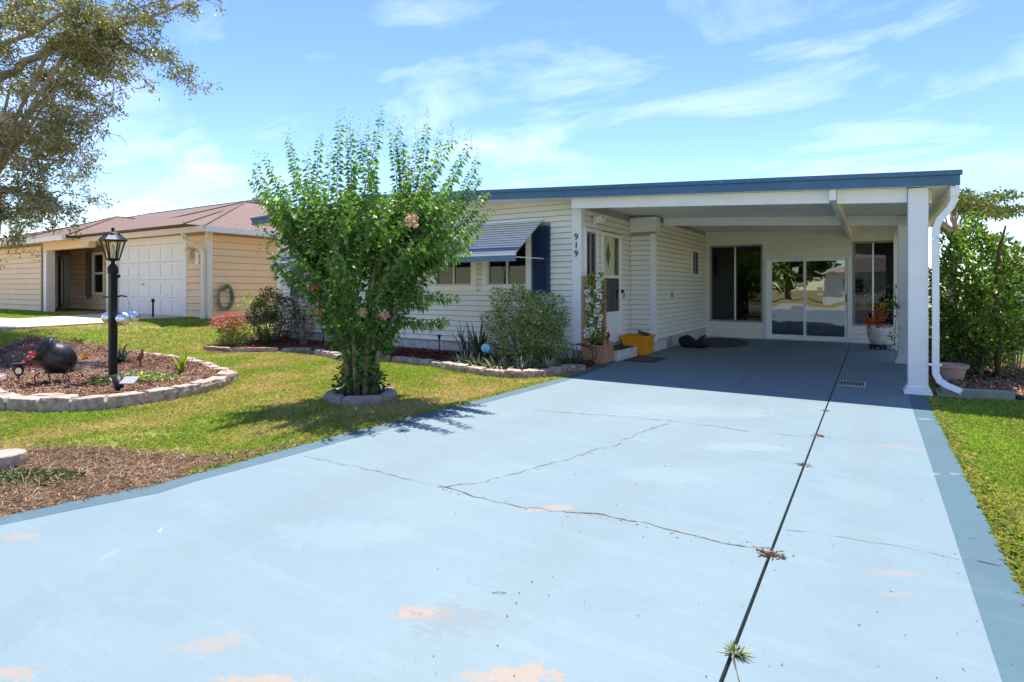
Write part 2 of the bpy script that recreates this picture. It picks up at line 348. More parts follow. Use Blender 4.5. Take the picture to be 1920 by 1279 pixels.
# ---------------------------------------------------------------- ground, driveway
xs = np.concatenate([np.linspace(-420, -40, 12), np.linspace(-34, -17, 10), np.linspace(-16, -11, 21), np.linspace(-10, 12, 12), np.linspace(20, 420, 12)])
ys = np.concatenate([np.linspace(-300, -30, 8), np.linspace(-20, 30, 26), np.linspace(50, 500, 10)])
XX, YY = np.meshgrid(xs, ys); ZZ = gz(XX) + GL
mb = MB(); mb.v = [tuple(p) for p in np.stack([XX.ravel(), YY.ravel(), ZZ.ravel()], 1)]; nx = len(xs)
mb.f = [(j * nx + i, j * nx + i + 1, (j + 1) * nx + i + 1, (j + 1) * nx + i) for j in range(len(ys) - 1) for i in range(nx - 1)]
tag(obj('lawn', mb, 'lawn', smooth=True), kind='structure')
OUT = [G(0, 969.6), G(130, 942), G(260, 916), G(297, 909), G(365, 889), G(500, 852), G(640, 815), G(800, 775), G(930, 741), G(1060, 707)]
INN = [G(0, 985), G(130, 958), G(260, 932), G(297, 925), G(365, 903), G(500, 867), G(640, 828), G(800, 786), G(930, 750), G(1060, 715)]
OUT = [Vector((-6.6, -2.5, 0)), Vector((-5.0, -.3, 0))] + OUT + [Vector((-3.93, 8.6, 0)), Vector((-3.95, 9.2, 0))]
INN = [Vector((-6.4, -2.6, 0)), Vector((-4.85, -.4, 0))] + INN + [Vector((-3.80, 8.6, 0)), Vector((-3.80, 9.2, 0))]
JX0, JX1, CI, CO = -.446, -.431, .375, .56
poly = [(p.x, p.y) for p in INN] + [(-4.36, 9.35), (-4.36, 11.7), (-3.82, 11.8), (-3.82, 16.2), (JX0, 16.2), (JX0, -7), (-7.5, -7)]
tag(obj('driveway', MB().prism(poly[::-1], 'z', -.10, 0), 'paint'), kind='structure')
tag(obj('driveway', MB().prism([(JX1, -7), (CI, -7), (CI, 8.75), (.62, 8.75), (.62, 16.2), (JX1, 16.2)], 'z', -.10, .001), 'paint'), kind='structure')
tag(obj('driveway_joint', MB().box(JX0 - .005, JX1 + .005, -7, 16.2, -.1, -.045), 'dark_joint'), kind='structure')
mb = MB()
for i in range(len(OUT) - 1):
    a, b, c, d = OUT[i], OUT[i + 1], INN[i + 1], INN[i]
    mb.prism([(a.x, a.y), (d.x, d.y), (c.x, c.y), (b.x, b.y)], 'z', -.1, .0012)
tag(obj('driveway_border', mb, 'border_paint'), kind='structure')
tag(obj('driveway_border', MB().box(CI, CO, -7, 8.75, -.1, .0012), 'border_paint'), kind='structure')
tag(obj('street', MB().box(-90, 90, -14, -7.1, -.2, -.02), 'asphalt'), kind='structure')
def ribbon(name, pts, w, m, z=.003, seed=1, jit=.012, step=.05):
    r = random.Random(seed); mb = MB(); path = []
    for a, b in zip(pts[:-1], pts[1:]):
        L = (b - a).length; k = max(2, int(L / step))
        for i in range(k): path.append(a.lerp(b, i / k))
    path.append(pts[-1]); vs = []; off = 0
    for i, p in enumerate(path):
        t = (path[min(i + 1, len(path) - 1)] - path[max(i - 1, 0)]).normalized(); s = Vector((-t.y, t.x, 0)); off = off * .75 + r.gauss(0, jit)
        ww = w * r.uniform(.15, 1.3) * (.4 if r.random() < .3 else 1)
        c = p + s * off; vs += [(c.x + s.x * ww, c.y + s.y * ww, z), (c.x - s.x * ww, c.y - s.y * ww, z)]
    mb.add(vs, [(2 * i, 2 * i + 1, 2 * i + 3, 2 * i + 2) for i in range(len(path) - 1)])
    return tag(obj(name, mb, m), kind='structure')
GP = lambda *a: [G(x, y) for x, y in a]
ribbon('pavement_crack', GP((1447, 1028), (1380, 1018), (1310, 1008), (1230, 988), (1130, 970), (1050, 962), (985, 953), (930, 942), (890, 932), (850, 920), (820, 910)), .006, 'crack', seed=3)
ribbon('pavement_crack', GP((820, 910), (760, 897), (700, 882), (640, 870), (575, 854)), .004, 'crack_light', seed=4)
ribbon('pavement_crack', GP((820, 912), (900, 905), (990, 885), (1050, 866), (1110, 848), (1170, 825), (1225, 802), (1262, 792)), .006, 'crack_light', seed=5)
ribbon('pavement_crack', GP((1000, 768), (1090, 776), (1160, 780), (1240, 788), (1340, 800), (1420, 810), (1520, 820)), .005, 'crack', seed=6)
ribbon('pavement_crack', GP((1470, 994), (1560, 1005), (1660, 1020), (1750, 1036), (1800, 1048)), .004, 'crack_light', seed=7)
ribbon('pavement_crack', GP((1806, 1050), (1840, 1058), (1882, 1066)), .008, 'crack', z=.016, seed=8)
ribbon('pavement_crack', GP((1378, 727), (1392, 715), (1397, 706)), .012, 'crack', seed=9)
ribbon('pavement_crack', GP((1265, 718), (1300, 720), (1320, 722)), .008, 'crack', seed=10)
ribbon('pavement_crack', GP((1385, 731), (1440, 737), (1500, 743)), .008, 'crack', seed=12)
ribbon('pavement_crack', GP((1371, 1216), (1376, 1240), (1382, 1279)), .006, 'crack', seed=11, jit=.003)
def paint_chips(pts, n, r, z=.0035):
    L_ = [(b - a).length for a, b in zip(pts[:-1], pts[1:])]; P = []
    for k in range(n):
        j = random.choices(range(len(L_)), L_)[0]; p = pts[j].lerp(pts[j + 1], random.random()); P.append((p.x + random.gauss(0, .022), p.y + random.gauss(0, .022), z))
    V = []; 
    for p in P:
        q = r * random.uniform(.3, 1.5); a0 = random.random() * 6.28; el = random.uniform(.3, .8); th = random.uniform(.3, .9)
        for i in range(7):
            a = a0 + i * .9; k = q * random.uniform(.6, 1.25); u, v = math.cos(a) * k, math.sin(a) * k * el; V.append((p[0] + u * math.cos(th) - v * math.sin(th), p[1] + u * math.sin(th) + v * math.cos(th), p[2]))
    tag(fastmesh('paint_chips', np.array(V), 7, [(0, 1, 2, 3, 4, 5, 6)], 'chip'), 'bare concrete chips where paint flaked beside the cracks', None, None, 'stuff')
mat('chip', (.24, .215, .175), (.17, .19, .19), 14, .9)
paint_chips(GP((1447, 1028), (1310, 1008), (1130, 970), (985, 953), (890, 932), (820, 910)), 60, .008)
paint_chips(GP((820, 912), (900, 905), (990, 885), (1110, 848), (1225, 802)), 30, .008)
# ---------------------------------------------------------------- roof line shared by the house and its carport
def zr(x): return 3.085 - .054 * (x + 8.6) if x > -8.6 else 3.085 - .046 * (-8.6 - x)
YF, XS, XR, YJ, YB = 9.30, -4.38, -3.85, 11.75, 16.05
def spans(lo, hi, cuts):
    out = []; a = lo
    for c0, c1 in sorted(cuts):
        if c0 > a: out.append((a, min(c0, hi)))
        a = max(a, c1)
    if a < hi: out.append((a, hi))
    return [s for s in out if s[1] - s[0] > .012]
def wall(name, face, const, a0, a1, z0, z1, ops, m, parent, th=.10):
    """face 'y': plane y=const facing -y; face 'x': plane x=const facing +x"""
    mb = MB(); e = sorted({a0, a1, *[o[0] for o in ops], *[o[1] for o in ops]})
    for u0, u1 in zip(e[:-1], e[1:]):
        for w0, w1 in spans(z0, z1, [(o[2], o[3]) for o in ops if o[0] < u1 - 1e-6 and o[1] > u0 + 1e-6]):
            if face == 'y': mb.box(u0, u1, const, const + th, w0, w1)
            else: mb.box(const - th, const, u0, u1, w0, w1)
    return obj(name, mb, m, parent)
def boardmesh(H, out=.022):
    mb = MB().add([(0, 0, .013), (1, 0, .013), (1, -out, .012), (0, -out, .012), (0, -out, .024), (1, -out, .024), (0, -.004, H), (1, -.004, H), (0, 0, H), (1, 0, H)],
                  [(0, 3, 2, 1)[::-1], (3, 2, 5, 4), (4, 5, 7, 6), (6, 7, 9, 8), (0, 8, 6, 4, 3), (1, 2, 5, 7, 9)])
    me = bpy.data.meshes.new('siding_board'); me.from_pydata(mb.v, [], mb.f); me.update(); return me
def siding(wallobj, root, face, const, a0, a1, z0, z1, H, ops, me, m, lim=None):
    z = z0
    while z + H <= z1 + 1e-6:
        lo, hi = (lim(z + H) if lim else (a0, a1)); lo, hi = max(a0, lo), min(a1, hi)
        for u0, u1 in spans(lo, hi, [(o[0], o[1]) for o in ops if o[2] < z + H - .02 and o[3] > z + .02]):
            o = bpy.data.objects.new('siding_board', me); col.objects.link(o)
            if not me.materials: me.materials.append(MATS[m])
            o.parent = wallobj
            if face == 'y': o.location = (u0 + .002, const - .001, z); o.scale = (u1 - u0 - .004, 1, 1)
            else: o.location = (const + .001, u0 + .002, z); o.rotation_euler = (0, 0, math.pi / 2); o.scale = (u1 - u0 - .004, 1, 1)
        z += H
BM = boardmesh(.104)
# ---------------------------------------------------------------- the house
house = thing('manufactured_house', 'white lap sided low house numbered 919 with blue roof edge and carport', 'house', (-8.6, 9.3, 0))
H_ = .104
def roofslab(x0, x1, y0, y1, lo, hi, m, name, parent):
    xs_ = [x0] + ([-8.6] if x0 < -8.6 < x1 else []) + [x1]
    p = [(x, zr(x) + lo) for x in xs_] + [(x, zr(x) + hi) for x in xs_[::-1]]
    return obj(name, MB().prism(p, 'y', y0, y1), m, parent)
rf = roofslab(-13.05, -4.40, 8.72, 19.7, .01, .14, 'white_roof', 'roof', house)
roofslab(-13.06, -4.40, 8.69, 8.718, 0, .118, 'blue_fascia', 'fascia', house)
roofslab(-13.08, -4.40, 8.665, 8.715, .121, .178, 'blue_fascia', 'drip_edge', house)
fops = [(-6.50, -5.37, 1.26, 2.42), (-7.80, -6.64, 1.26, 2.42), (-11.75, -10.4, 1.26, 2.42)]
shut = [(-5.365, -4.985, 1.24, 2.47), (-12.33, -11.86, 1.12, 2.47)]
fw = wall('wall', 'y', YF, -12.85, XS - .1, .24, 2.85, fops, 'core_lap_shade', house)
def lim(z):
    lo, hi = -12.72, -4.52
    if z > 2.84: hi = min(hi, -8.6 + (3.085 - z) / .054 - .05); lo = max(lo, -8.6 - (3.085 - z) / .046 + .05)
    return lo, hi
siding(fw, house, 'y', YF, -12.72, -4.52, .24, 3.07, H_, fops + shut, BM, 'siding', lim)
obj('gable_panel', MB().prism([(-12.85, 2.85), (-4.45, 2.85), (-4.45, zr(-4.45) + .02), (-8.6, 3.10), (-12.85, zr(-12.85) + .02)], 'y', YF + .002, YF + .1), 'siding', house)
for x0, x1, nm in ((-12.86, -12.72, 'corner_trim'), (-4.545, -4.362, 'corner_trim')):
    obj(nm, MB().box(x0, x1, YF - .03, YF + .12, .23, zr((x0 + x1) / 2) + .005), 'trim', house, bevel=.006)
# foundation of blocks
fo = obj('foundation', MB().box(-12.8, XS, YF + .045, YF + .2, -.05, .24), 'block', house)
x = -12.75
while x < -4.5:
    obj('block', MB().box(x, min(x + .395, -4.42), YF + .02 + random.uniform(-.004, .004), YF + .06, -.05, .225), 'block', fo, bevel=.008); x += .405
def window(parent, x0, x1, z0, z1, yw, nm, pane_n=2, fr=.12, wallm='trim', inner='window_frame', glass='glass'):
    """recessed sliding window in a wall facing -y"""
    w = obj(nm, MB().box(x0, x1, yw - .035, yw + .03, z0, z0 + fr).box(x0, x1, yw - .035, yw + .03, z1 - fr * .7, z1).box(x0, x0 + fr, yw - .035, yw + .03, z0 + fr, z1 - fr * .7).box(x1 - fr, x1, yw - .035, yw + .03, z0 + fr, z1 - fr * .7), wallm, parent, bevel=.006)
    a, b = x0 + fr, x1 - fr; c, d = z0 + fr, z1 - fr * .7; t = .028
    obj('frame', MB().box(a, b, yw - .012, yw + .05, c, c + t).box(a, b, yw - .012, yw + .05, d - t, d).box(a, a + t, yw - .012, yw + .05, c + t, d - t).box(b - t, b, yw - .012, yw + .05, c + t, d - t).box((a + b) / 2 - .02, (a + b) / 2 + .02, yw - .006, yw + .05, c + t, d - t), inner, w)
    obj('sill', MB().box(x0 - .02, x1 + .02, yw - .06, yw - .036, z0 + .01, z0 + .04), wallm, w)
    for u0, u1 in ((a + t, (a + b) / 2 - .02), ((a + b) / 2 + .02, b - t)):
        obj('pane', MB().box(u0, u1, yw + .022, yw + .026, c + t, d - t), glass, w)
    k = a + .03
    while k < b - .06:
        obj('blind_slat', MB().add([(k, yw + .12, c), (k + .06, yw + .15, c), (k + .06, yw + .15, d), (k, yw + .12, d)], [(0, 1, 2, 3)]), 'blind', w); k += .078
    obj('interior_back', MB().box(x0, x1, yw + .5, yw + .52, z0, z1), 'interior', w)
for x0, x1, z0, z1 in fops: window(house, x0, x1, z0, z1, YF, 'window')
def shutter(x0, x1, z0, z1):
    s = obj('shutter', MB().box(x0, x0 + .045, YF - .05, YF - .018, z0, z1).box(x1 - .045, x1, YF - .05, YF - .018, z0, z1).box(x0 + .045, x1 - .045, YF - .05, YF - .018, z0, z0 + .06).box(x0 + .045, x1 - .045, YF - .05, YF - .018, z1 - .06, z1).box(x0 + .045, x1 - .045, YF - .05, YF - .018, (z0 + z1) / 2 - .03, (z0 + z1) / 2 + .03).box(x0 + .04, x1 - .04, YF - .03, YF - .016, z0 + .05, z1 - .05), 'navy', house)
    z = z0 + .065
    while z < z1 - .08:
        if abs(z + .015 - (z0 + z1) / 2) > .045:
            obj('slat', MB().add([(x0 + .045, YF - .049, z), (x1 - .045, YF - .049, z), (x1 - .045, YF - .033, z + .036), (x0 + .045, YF - .033, z + .036), (x0 + .045, YF - .031, z), (x1 - .045, YF - .031, z)], [(0, 1, 2, 3), (0, 4, 5, 1)]), 'navy', s)
        z += .04
for s_ in shut: shutter(*s_)
def awning(x0, x1):
    a = obj('awning', MB().box(x0 - .01, x1 + .01, YF - .05, YF - .018, 2.575, 2.62), 'white_metal', house)
    n = 13; y0, z0, y1, z1 = YF - .05, 2.575, 8.30, 1.93
    for i in range(n):
        t0, t1 = i / n, (i + 1) / n; ya, yb = y0 + (y1 - y0) * t0, y0 + (y1 - y0) * t1; za, zb = z0 + (z1 - z0) * t0, z0 + (z1 - z0) * t1
        u = .012
        obj('slat', MB().add([(x0, ya + .02, za), (x1, ya + .02, za), (x1, yb, zb + .021), (x0, yb, zb + .021), (x0, yb + .002, zb + .012), (x1, yb + .002, zb + .012), (x0, ya + .02, za - .009), (x1, ya + .02, za - .009)], [(0, 1, 2, 3), (3, 2, 5, 4), (4, 5, 7, 6)]), 'awning_white' if i != n - 2 else 'blue_valance', a)
        obj('slat_gap_shade', MB().box(x0 + .01, x1 - .01, yb + .024, yb + .03, zb - .016, zb + .03), 'grey_metal', a)  # dark strip behind each gap, painting in the shade between slats
    obj('valance', MB().prism([(8.265, 1.79), (8.29, 1.79), (8.295, 1.885), (8.26, 1.885)], 'x', x0 - .01, x1 + .01), 'blue_valance', a)
    obj('front_rail', MB().box(x0 - .005, x1 + .005, 8.255, 8.31, 1.888, 1.93), 'white_metal', a)
    for xx in (x0 + .04, x1 - .04):
        obj('support_arm', MB().tube([(xx, 8.31, 1.86), (xx + .05, YF - .02, 1.87)], .009, 6), 'white_metal', a)
        obj('side_rib', MB().tube([(xx, y0, z0 - .02), (xx, y1, z1 - .03)], .012, 6), 'white_metal', a)
awning(-8.15, -5.12); awning(-11.62, -9.3)
# house number
def text(s, size, loc, rot, m, parent, name, depth=.006):
    c = bpy.data.curves.new('t', 'FONT'); c.body = s; c.size = size; c.extrude = depth; c.align_x = 'CENTER'; c.align_y = 'CENTER'
    o = bpy.data.objects.new('t', c); col.objects.link(o); o.rotation_euler = rot; o.location = loc
    dg = bpy.context.evaluated_depsgraph_get(); me = bpy.data.meshes.new_from_object(o.evaluated_get(dg)); me.transform(Matrix.LocRotScale(Vector(loc), o.rotation_euler, None)); me.materials.clear()
    bpy.data.objects.remove(o); return link(name, me, m, parent)
for ch, z in (('9', 2.235), ('1', 2.085), ('9', 1.935)):
    text(ch, .165, (-4.455, YF - .037, z), (math.pi / 2, 0, 0), 'black_metal', house, 'house_number')
# side wall of the entry
sops = [(9.42, 10.0, 1.30, 2.42), (10.20, 11.20, .22, 2.40)]
sw = wall('wall', 'x', XS, YF + .12, YJ + .1, .24, 2.9, sops, 'core_lap_shade', house)
siding(sw, house, 'x', XS, YF + .125, YJ, .24, 2.80, H_, sops, BM, 'siding')
sf = obj('foundation', MB().box(XS - .15, XS - .03, YF + .2, YJ, -.05, .24), 'block', house)
jw = wall('wall', 'y', YJ, XS - .1, XR, .24, 2.85, [], 'core_lap_shade', house)
siding(jw, house, 'y', YJ, XS + .02, XR - .06, .24, 2.47, H_, [], BM, 'siding')
obj('corner_trim', MB().box(XR - .09, XR + .022, YJ - .028, YJ + .09, .20, 2.46), 'trim', house, bevel=.006)
obj('vent_box', MB().box(XS + .02, XR + .05, YJ - .10, YJ + .2, 2.50, 2.80), 'trim', house, bevel=.006)
obj('vent_cover', MB().box(XS + .06, XR - .12, YJ - .115, YJ - .101, 2.54, 2.76), 'siding', house)
rops = [(14.6, 15.35, 1.60, 2.32)]
rw = wall('wall', 'x', XR, YJ + .1, YB, .22, 2.85, rops, 'core_lap_shade', house)
siding(rw, house, 'x', XR, YJ + .1, YB - .02, .24, 2.80, H_, rops, BM, 'siding')
rfo = obj('foundation', MB().box(XR - .12, XR - .012, YJ, YB, -.05, .24), 'block', house)
y = YJ + .02
while y < YB - .1:
    if abs(y - 12.56) < .2: obj('vent_grille', MB().box(XR - .02, XR + .004, y + .02, min(y + .35, YB), .02, .2), 'grey_metal', rfo)
    else: obj('block', MB().box(XR - .03, XR + .006, y, min(y + .395, YB - .02), -.02, .225), 'block', rfo, bevel=.008)
    y += .405
obj('outlet', MB().box(XR + .01, XR + .045, 12.85, 12.92, 1.12, 1.24), 'grey_metal', house, bevel=.005)
# windows and door on the +x face
def xwin(y0, y1, z0, z1, xw, nm='window', fr=.07, inner='bronze_frame'):
    w = obj(nm, MB().box(xw - .03, xw + .035, y0, y1, z0, z0 + fr).box(xw - .03, xw + .035, y0, y1, z1 - fr, z1).box(xw - .03, xw + .035, y0, y0 + fr, z0 + fr, z1 - fr).box(xw - .03, xw + .035, y1 - fr, y1, z0 + fr, z1 - fr), 'trim', house, bevel=.006)
    a, b, c, d = y0 + fr, y1 - fr, z0 + fr, z1 - fr; t = .025
    obj('frame', MB().box(xw - .03, xw + .012, a, b, c, c + t).box(xw - .03, xw + .012, a, b, d - t, d).box(xw - .03, xw + .012, a, a + t, c + t, d - t).box(xw - .03, xw + .012, b - t, b, c + t, d - t).box(xw - .03, xw + .01, (a + b) / 2 - .02, (a + b) / 2 + .02, c + t, d - t), inner, w)
    obj('pane', MB().box(xw - .02, xw - .016, a + t, b - t, c + t, d - t), 'glass', w)
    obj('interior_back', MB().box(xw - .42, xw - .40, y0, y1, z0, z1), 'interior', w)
xwin(9.42, 10.0, 1.30, 2.42, XS); xwin(14.6, 15.35, 1.60, 2.32, XR)
dr = obj('storm_door', MB().box(XS - .02, XS + .03, 10.20, 10.255, .22, 2.40).box(XS - .02, XS + .03, 11.145, 11.20, .22, 2.40).box(XS - .02, XS + .03, 10.255, 11.145, 2.33, 2.40).box(XS - .01, XS + .02, 10.255, 11.145, .25, .86).box(XS - .01, XS + .022, 10.255, 11.145, 1.52, 1.58).box(XS - .01, XS + .02, 10.255, 10.31, .86, 2.33).box(XS - .01, XS + .02, 11.09, 11.145, .86, 2.33), 'white_metal', house, bevel=.004)
obj('threshold', MB().box(XS - .02, XS + .06, 10.2, 11.2, .195, .222), 'grey_metal', dr)
obj('screen_panel', MB().box(XS + .002, XS + .005, 10.31, 11.09, .86, 1.52), 'screen', dr)
obj('screen_panel', MB().box(XS + .002, XS + .005, 10.31, 11.09, 1.58, 2.33), 'lamp_pane', dr)
obj('inner_door', MB().box(XS - .045, XS - .015, 10.22, 10.90, .25, 2.38), 'trim', dr)
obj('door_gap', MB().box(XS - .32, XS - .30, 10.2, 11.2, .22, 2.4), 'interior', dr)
obj('diamond_pane', MB().prism([(10.46, 1.98), (10.57, 1.72), (10.68, 1.98), (10.57, 2.24)], 'x', XS - .0145, XS - .010), 'black_cloth', dr)
obj('door_handle', MB().box(XS + .03, XS + .06, 11.155, 11.185, 1.22, 1.30).tube([(XS + .06, 11.17, 1.29), (XS + .085, 11.17, 1.24), (XS + .08, 11.17, 1.12)], .012, 6), 'black_metal', dr)
# flood light with two heads
fl = obj('flood_light', MB().box(XS + .016, XS + .05, 9.78, 9.9, 2.49, 2.60), 'white_metal', house, bevel=.01)
for dy, rx in ((-.10, -.5), (.13, .6)):
    m_ = MB(); m_.M = Matrix.Translation((XS + .10, 9.84 + dy, 2.60)) @ Matrix.Rotation(rx, 4, 'X') @ Matrix.Rotation(-1.25, 4, 'Y') @ Matrix.Rotation(math.pi, 4, 'X')
    m_.lathe([(.03, -.06), (.045, -.03), (.075, .05), (.08, .08), (.07, .075), (.02, .07)], 16); obj('lamp_head', m_, 'white_metal', fl, smooth=True)
# sunroom wall at the back of the carport
bops = [(-3.72, -2.40, .43, 2.45), (-2.34, -.46, .02, 2.10), (-.40, .46, .43, 2.43)]
bw = wall('wall', 'y', YB, XR - .1, .58, .0, 2.68, bops, 'siding', house)
siding(bw, house, 'y', YB, XR + .01, -2.42, .01, .43, H_, bops, BM, 'siding'); siding(bw, house, 'y', YB, -.44, .57, .01, .43, H_, bops, BM, 'siding')
obj('gable_panel', MB().prism([(XR - .1, 2.68), (.58, 2.68), (.58, zr(.58) + .012), (XR - .1, zr(XR - .1) + .012)][::-1], 'y', YB + .002, YB + .09), 'siding', house)
for z in (2.17, 2.34, 2.51): obj('panel', MB().add([(-2.36, YB - .003, z), (-.44, YB - .003, z), (-.44, YB - .012, z + .012), (-2.36, YB - .012, z + .012), (-.44, YB - .003, z + .165), (-2.36, YB - .003, z + .165)], [(0, 1, 2, 3), (3, 2, 4, 5)]), 'siding', bw)
for x in (-2.38, -.43, .53): obj('batten', MB().box(x - .022, x + .022, YB - .02, YB - .001, .02, 2.62), 'trim', house)
def bwin(x0, x1, z0, z1, shade=False):
    t = .045
    w = obj('window', MB().box(x0, x1, YB - .03, YB + .05, z0, z0 + t).box(x0, x1, YB - .03, YB + .05, z1 - t, z1).box(x0, x0 + t, YB - .03, YB + .05, z0 + t, z1 - t).box(x1 - t, x1, YB - .03, YB + .05, z0 + t, z1 - t), 'bronze_frame', house)
    m_ = (x0 + x1) / 2 - .02
    obj('mullion', MB().box(m_ - .018, m_ + .018, YB - .02, YB + .03, z0 + t, z1 - t), 'silver', w)
    for a, b in ((x0 + t, m_ - .018), (m_ + .018, x1 - t)): obj('pane', MB().box(a, b, YB + .01, YB + .014, z0 + t, z1 - t), 'glass', w)
    if shade: obj('roller_shade', MB().box(x0 + t, m_ - .02, YB + .05, YB + .056, 1.55, z1 - t), 'shade_cloth', w); obj('shade_bar', MB().box(x0 + t, m_ - .02, YB + .045, YB + .06, 1.53, 1.55), 'trim', w)
bwin(*bops[0]); bwin(*bops[2], shade=True)
x0, x1, z0, z1 = bops[1]; t = .05
sd = obj('sliding_door', MB().box(x0, x1, YB - .05, YB + .08, z0, z0 + .035).box(x0, x1, YB - .05, YB + .08, z1 - t, z1).box(x0, x0 + t, YB - .05, YB + .08, z0 + .035, z1 - t).box(x1 - t, x1, YB - .05, YB + .08, z0 + .035, z1 - t), 'white_metal', house, bevel=.004)
xm = (x0 + x1) / 2 - .02
for a, b, yo, inset in ((x0 + t, xm + .04, .03, .10), (xm - .04, x1 - t, -.03, .06)):
    pn = obj('door_panel', MB().box(a, b, YB + yo, YB + yo + .03, z0 + .035, z0 + .12).box(a, b, YB + yo, YB + yo + .03, z1 - t - .06, z1 - t).box(a, a + inset, YB + yo, YB + yo + .03, z0 + .12, z1 - t - .06).box(b - .06, b, YB + yo, YB + yo + .03, z0 + .12, z1 - t - .06), 'white_metal', sd)
    obj('pane', MB().box(a + inset, b - .06, YB + yo + .012, YB + yo + .016, z0 + .12, z1 - t - .06), 'glass_door', sd)
obj('door_handle', MB().tube([(x1 - t - .03, YB - .03, 1.0), (x1 - t - .03, YB - .075, 1.0), (x1 - t - .03, YB - .075, 1.16), (x1 - t - .03, YB - .03, 1.16)], .012, 6), 'black_metal', sd)
obj('sticker', MB().box(-1.16, -1.04, YB - .019, YB - .0185, 1.27, 1.34), 'trim', sd)
# sunroom interior and the closed back of the house
obj('interior_floor', MB().box(XR, .55, YB + .12, 19.4, -.02, .01), 'interior', house)
obj('interior_wall', MB().box(XR + .0, .55, 19.3, 19.4, .01, 2.84), 'interior', house)
obj('interior_wall', MB().box(XR - .10, XR - .001, YB + .1, 19.4, .01, 2.8), 'interior', house)
obj('side_wall', MB().box(.50, .58, YB + .1, 19.4, -.02, zr(.58) + .02), 'siding', house)
obj('side_wall', MB().box(-12.85, -12.75, YF + .12, 19.4, -.02, zr(-12.85) + .01), 'siding', house)
obj('rear_wall', MB().prism([(-12.85, -.02), (.58, -.02), (.58, zr(.58) + .03), (-8.6, 3.095), (-12.85, zr(-12.85) + .01)], 'y', 19.41, 19.5), 'siding', house)
obj('curtain', MB().box(-3.05, -2.55, 17.6, 17.62, .02, 2.4), 'blind', house)
wf = thing('flower_arrangement', 'white flowers in a tall vase behind the right sunroom window', 'flowers', (-.20, 16.5, .01))
obj('stand', MB().lathe([(.14, .01), (.14, .03), (.02, .05), (.02, .75), (.10, .78), (.10, .80)], 14, -.20, 16.5), 'black_metal', wf)
obj('vase', MB().lathe([(.05, .80), (.08, .88), (.05, 1.0), (.06, 1.03)], 14, -.20, 16.5), 'white_metal', wf, smooth=True)
P_ = np.array([-.20, 16.42, 1.22]) + sph(130) * np.array([.22, .12, .27]); leaves('blossoms', P_, sph(130), .07, .06, MATS['white_petal'], wf)
ch = thing('armchair', 'dark armchair with orange cushion inside behind left sunroom window', 'armchair', (-2.75, 16.9, .01))
obj('body', MB().box(-3.1, -2.4, 16.65, 17.3, .02, .45).box(-3.1, -2.4, 17.15, 17.32, .45, .95).box(-3.12, -3.0, 16.65, 17.2, .45, .62).box(-2.5, -2.38, 16.65, 17.2, .45, .62), 'black_cloth', ch, bevel=.04)
obj('cushion', MB().sphere((-2.72, 16.98, .68), .17, sc=(1, .4, 1)), 'wood', ch, smooth=True)
# ---------------------------------------------------------------- carport
cp = thing('carport', 'white open carport with blue fascia, square posts and downspout beside house', 'carport', (-1.8, 9.0, 0))
roofslab(-4.395, .88, 8.72, 19.7, .03, .14, 'white_roof', 'roof', cp)
roofslab(-4.395, .89, 8.69, 8.718, 0, .118, 'blue_fascia', 'fascia', cp)
roofslab(-4.395, .91, 8.665, 8.715, .121, .178, 'blue_fascia', 'drip_edge', cp)
for k in range(14):
    x = .8 - k * .38
    if x > -4.3: obj('screw', MB().sphere((x, 8.663, zr(x) + .15), .008, 6, 4), 'silver', cp)
yy = 8.73
while yy < YB - .05:
    e = min(yy + .296, YB - .02); obj('ceiling_panel', MB().prism([(-4.37, zr(-4.37) + .012), (.80, zr(.80) + .012), (.80, zr(.80) + .024), (-4.37, zr(-4.37) + .024)], 'y', yy, e), 'soffit', cp); yy += .30
def beam(x0, x1, y0, y1, h, nm='beam'):
    return obj(nm, MB().prism([(x0, zr(x0) - h), (x1, zr(x1) - h), (x1, zr(x1) + .008), (x0, zr(x0) + .008)], 'y', y0, y1), 'trim', cp, bevel=.004)
beam(-4.36, -.495, 8.88, 8.96, .165); beam(-.405, .375, 8.88, 8.96, .175)
beam(-3.80, -.495, 12.2, 12.28, .165); beam(-.405, .375, 12.2, 12.28, .17)
obj('beam', MB().box(-.49, -.41, 8.74, YB - .03, zr(-.4) - .14, zr(-.4) + .004), 'trim', cp, bevel=.004)
obj('eave_beam', MB().box(.56, .64, 9.06, YB, 2.42, zr(.64) + .006), 'trim', cp)
for i, (y0, w) in enumerate(((8.82, .21), (12.22, .17), (14.75, .15))):
    xa = .38; pst = obj('post', MB().box(xa, xa + w, y0, y0 + w, .0, zr(xa + w) + .004), 'trim', cp, bevel=.008)
    obj('base_trim', MB().box(xa - .045, xa + w + .045, y0 - .045, y0 + w + .045, 0.0, .035).box(xa - .03, xa + w + .03, y0 - .03, y0 + w + .03, .035, .07).box(xa - .015, xa + w + .015, y0 - .015, y0 + w + .015, .07, .10), 'trim', pst, bevel=.008)
obj('gutter', MB().box(.80, .885, 8.725, 17, 2.45, 2.462).box(.874, .886, 8.725, 17, 2.462, 2.575).box(.80, .812, 8.725, 17, 2.462, 2.575).box(.812, .874, 8.725, 8.735, 2.462, 2.565), 'white_metal', cp)
obj('downspout', MB().tube([(.84, 8.80, 2.46), (.84, 8.80, 2.40), (.80, 8.80, 2.31), (.70, 8.80, 2.18), (.665, 8.80, 2.08), (.66, 8.80, 1.95)], .052, 4).tube([(.66, 8.80, 1.94), (.66, 8.80, .36)], .050, 4).tube([(.66, 8.80, .37), (.662, 8.80, .28), (.70, 8.785, .19), (.78, 8.75, .135), (.90, 8.70, .09)], .052, 4), 'white_metal', cp)
obj('strap', MB().box(.585, .72, 8.755, 8.762, .38, .41), 'white_metal', cp)
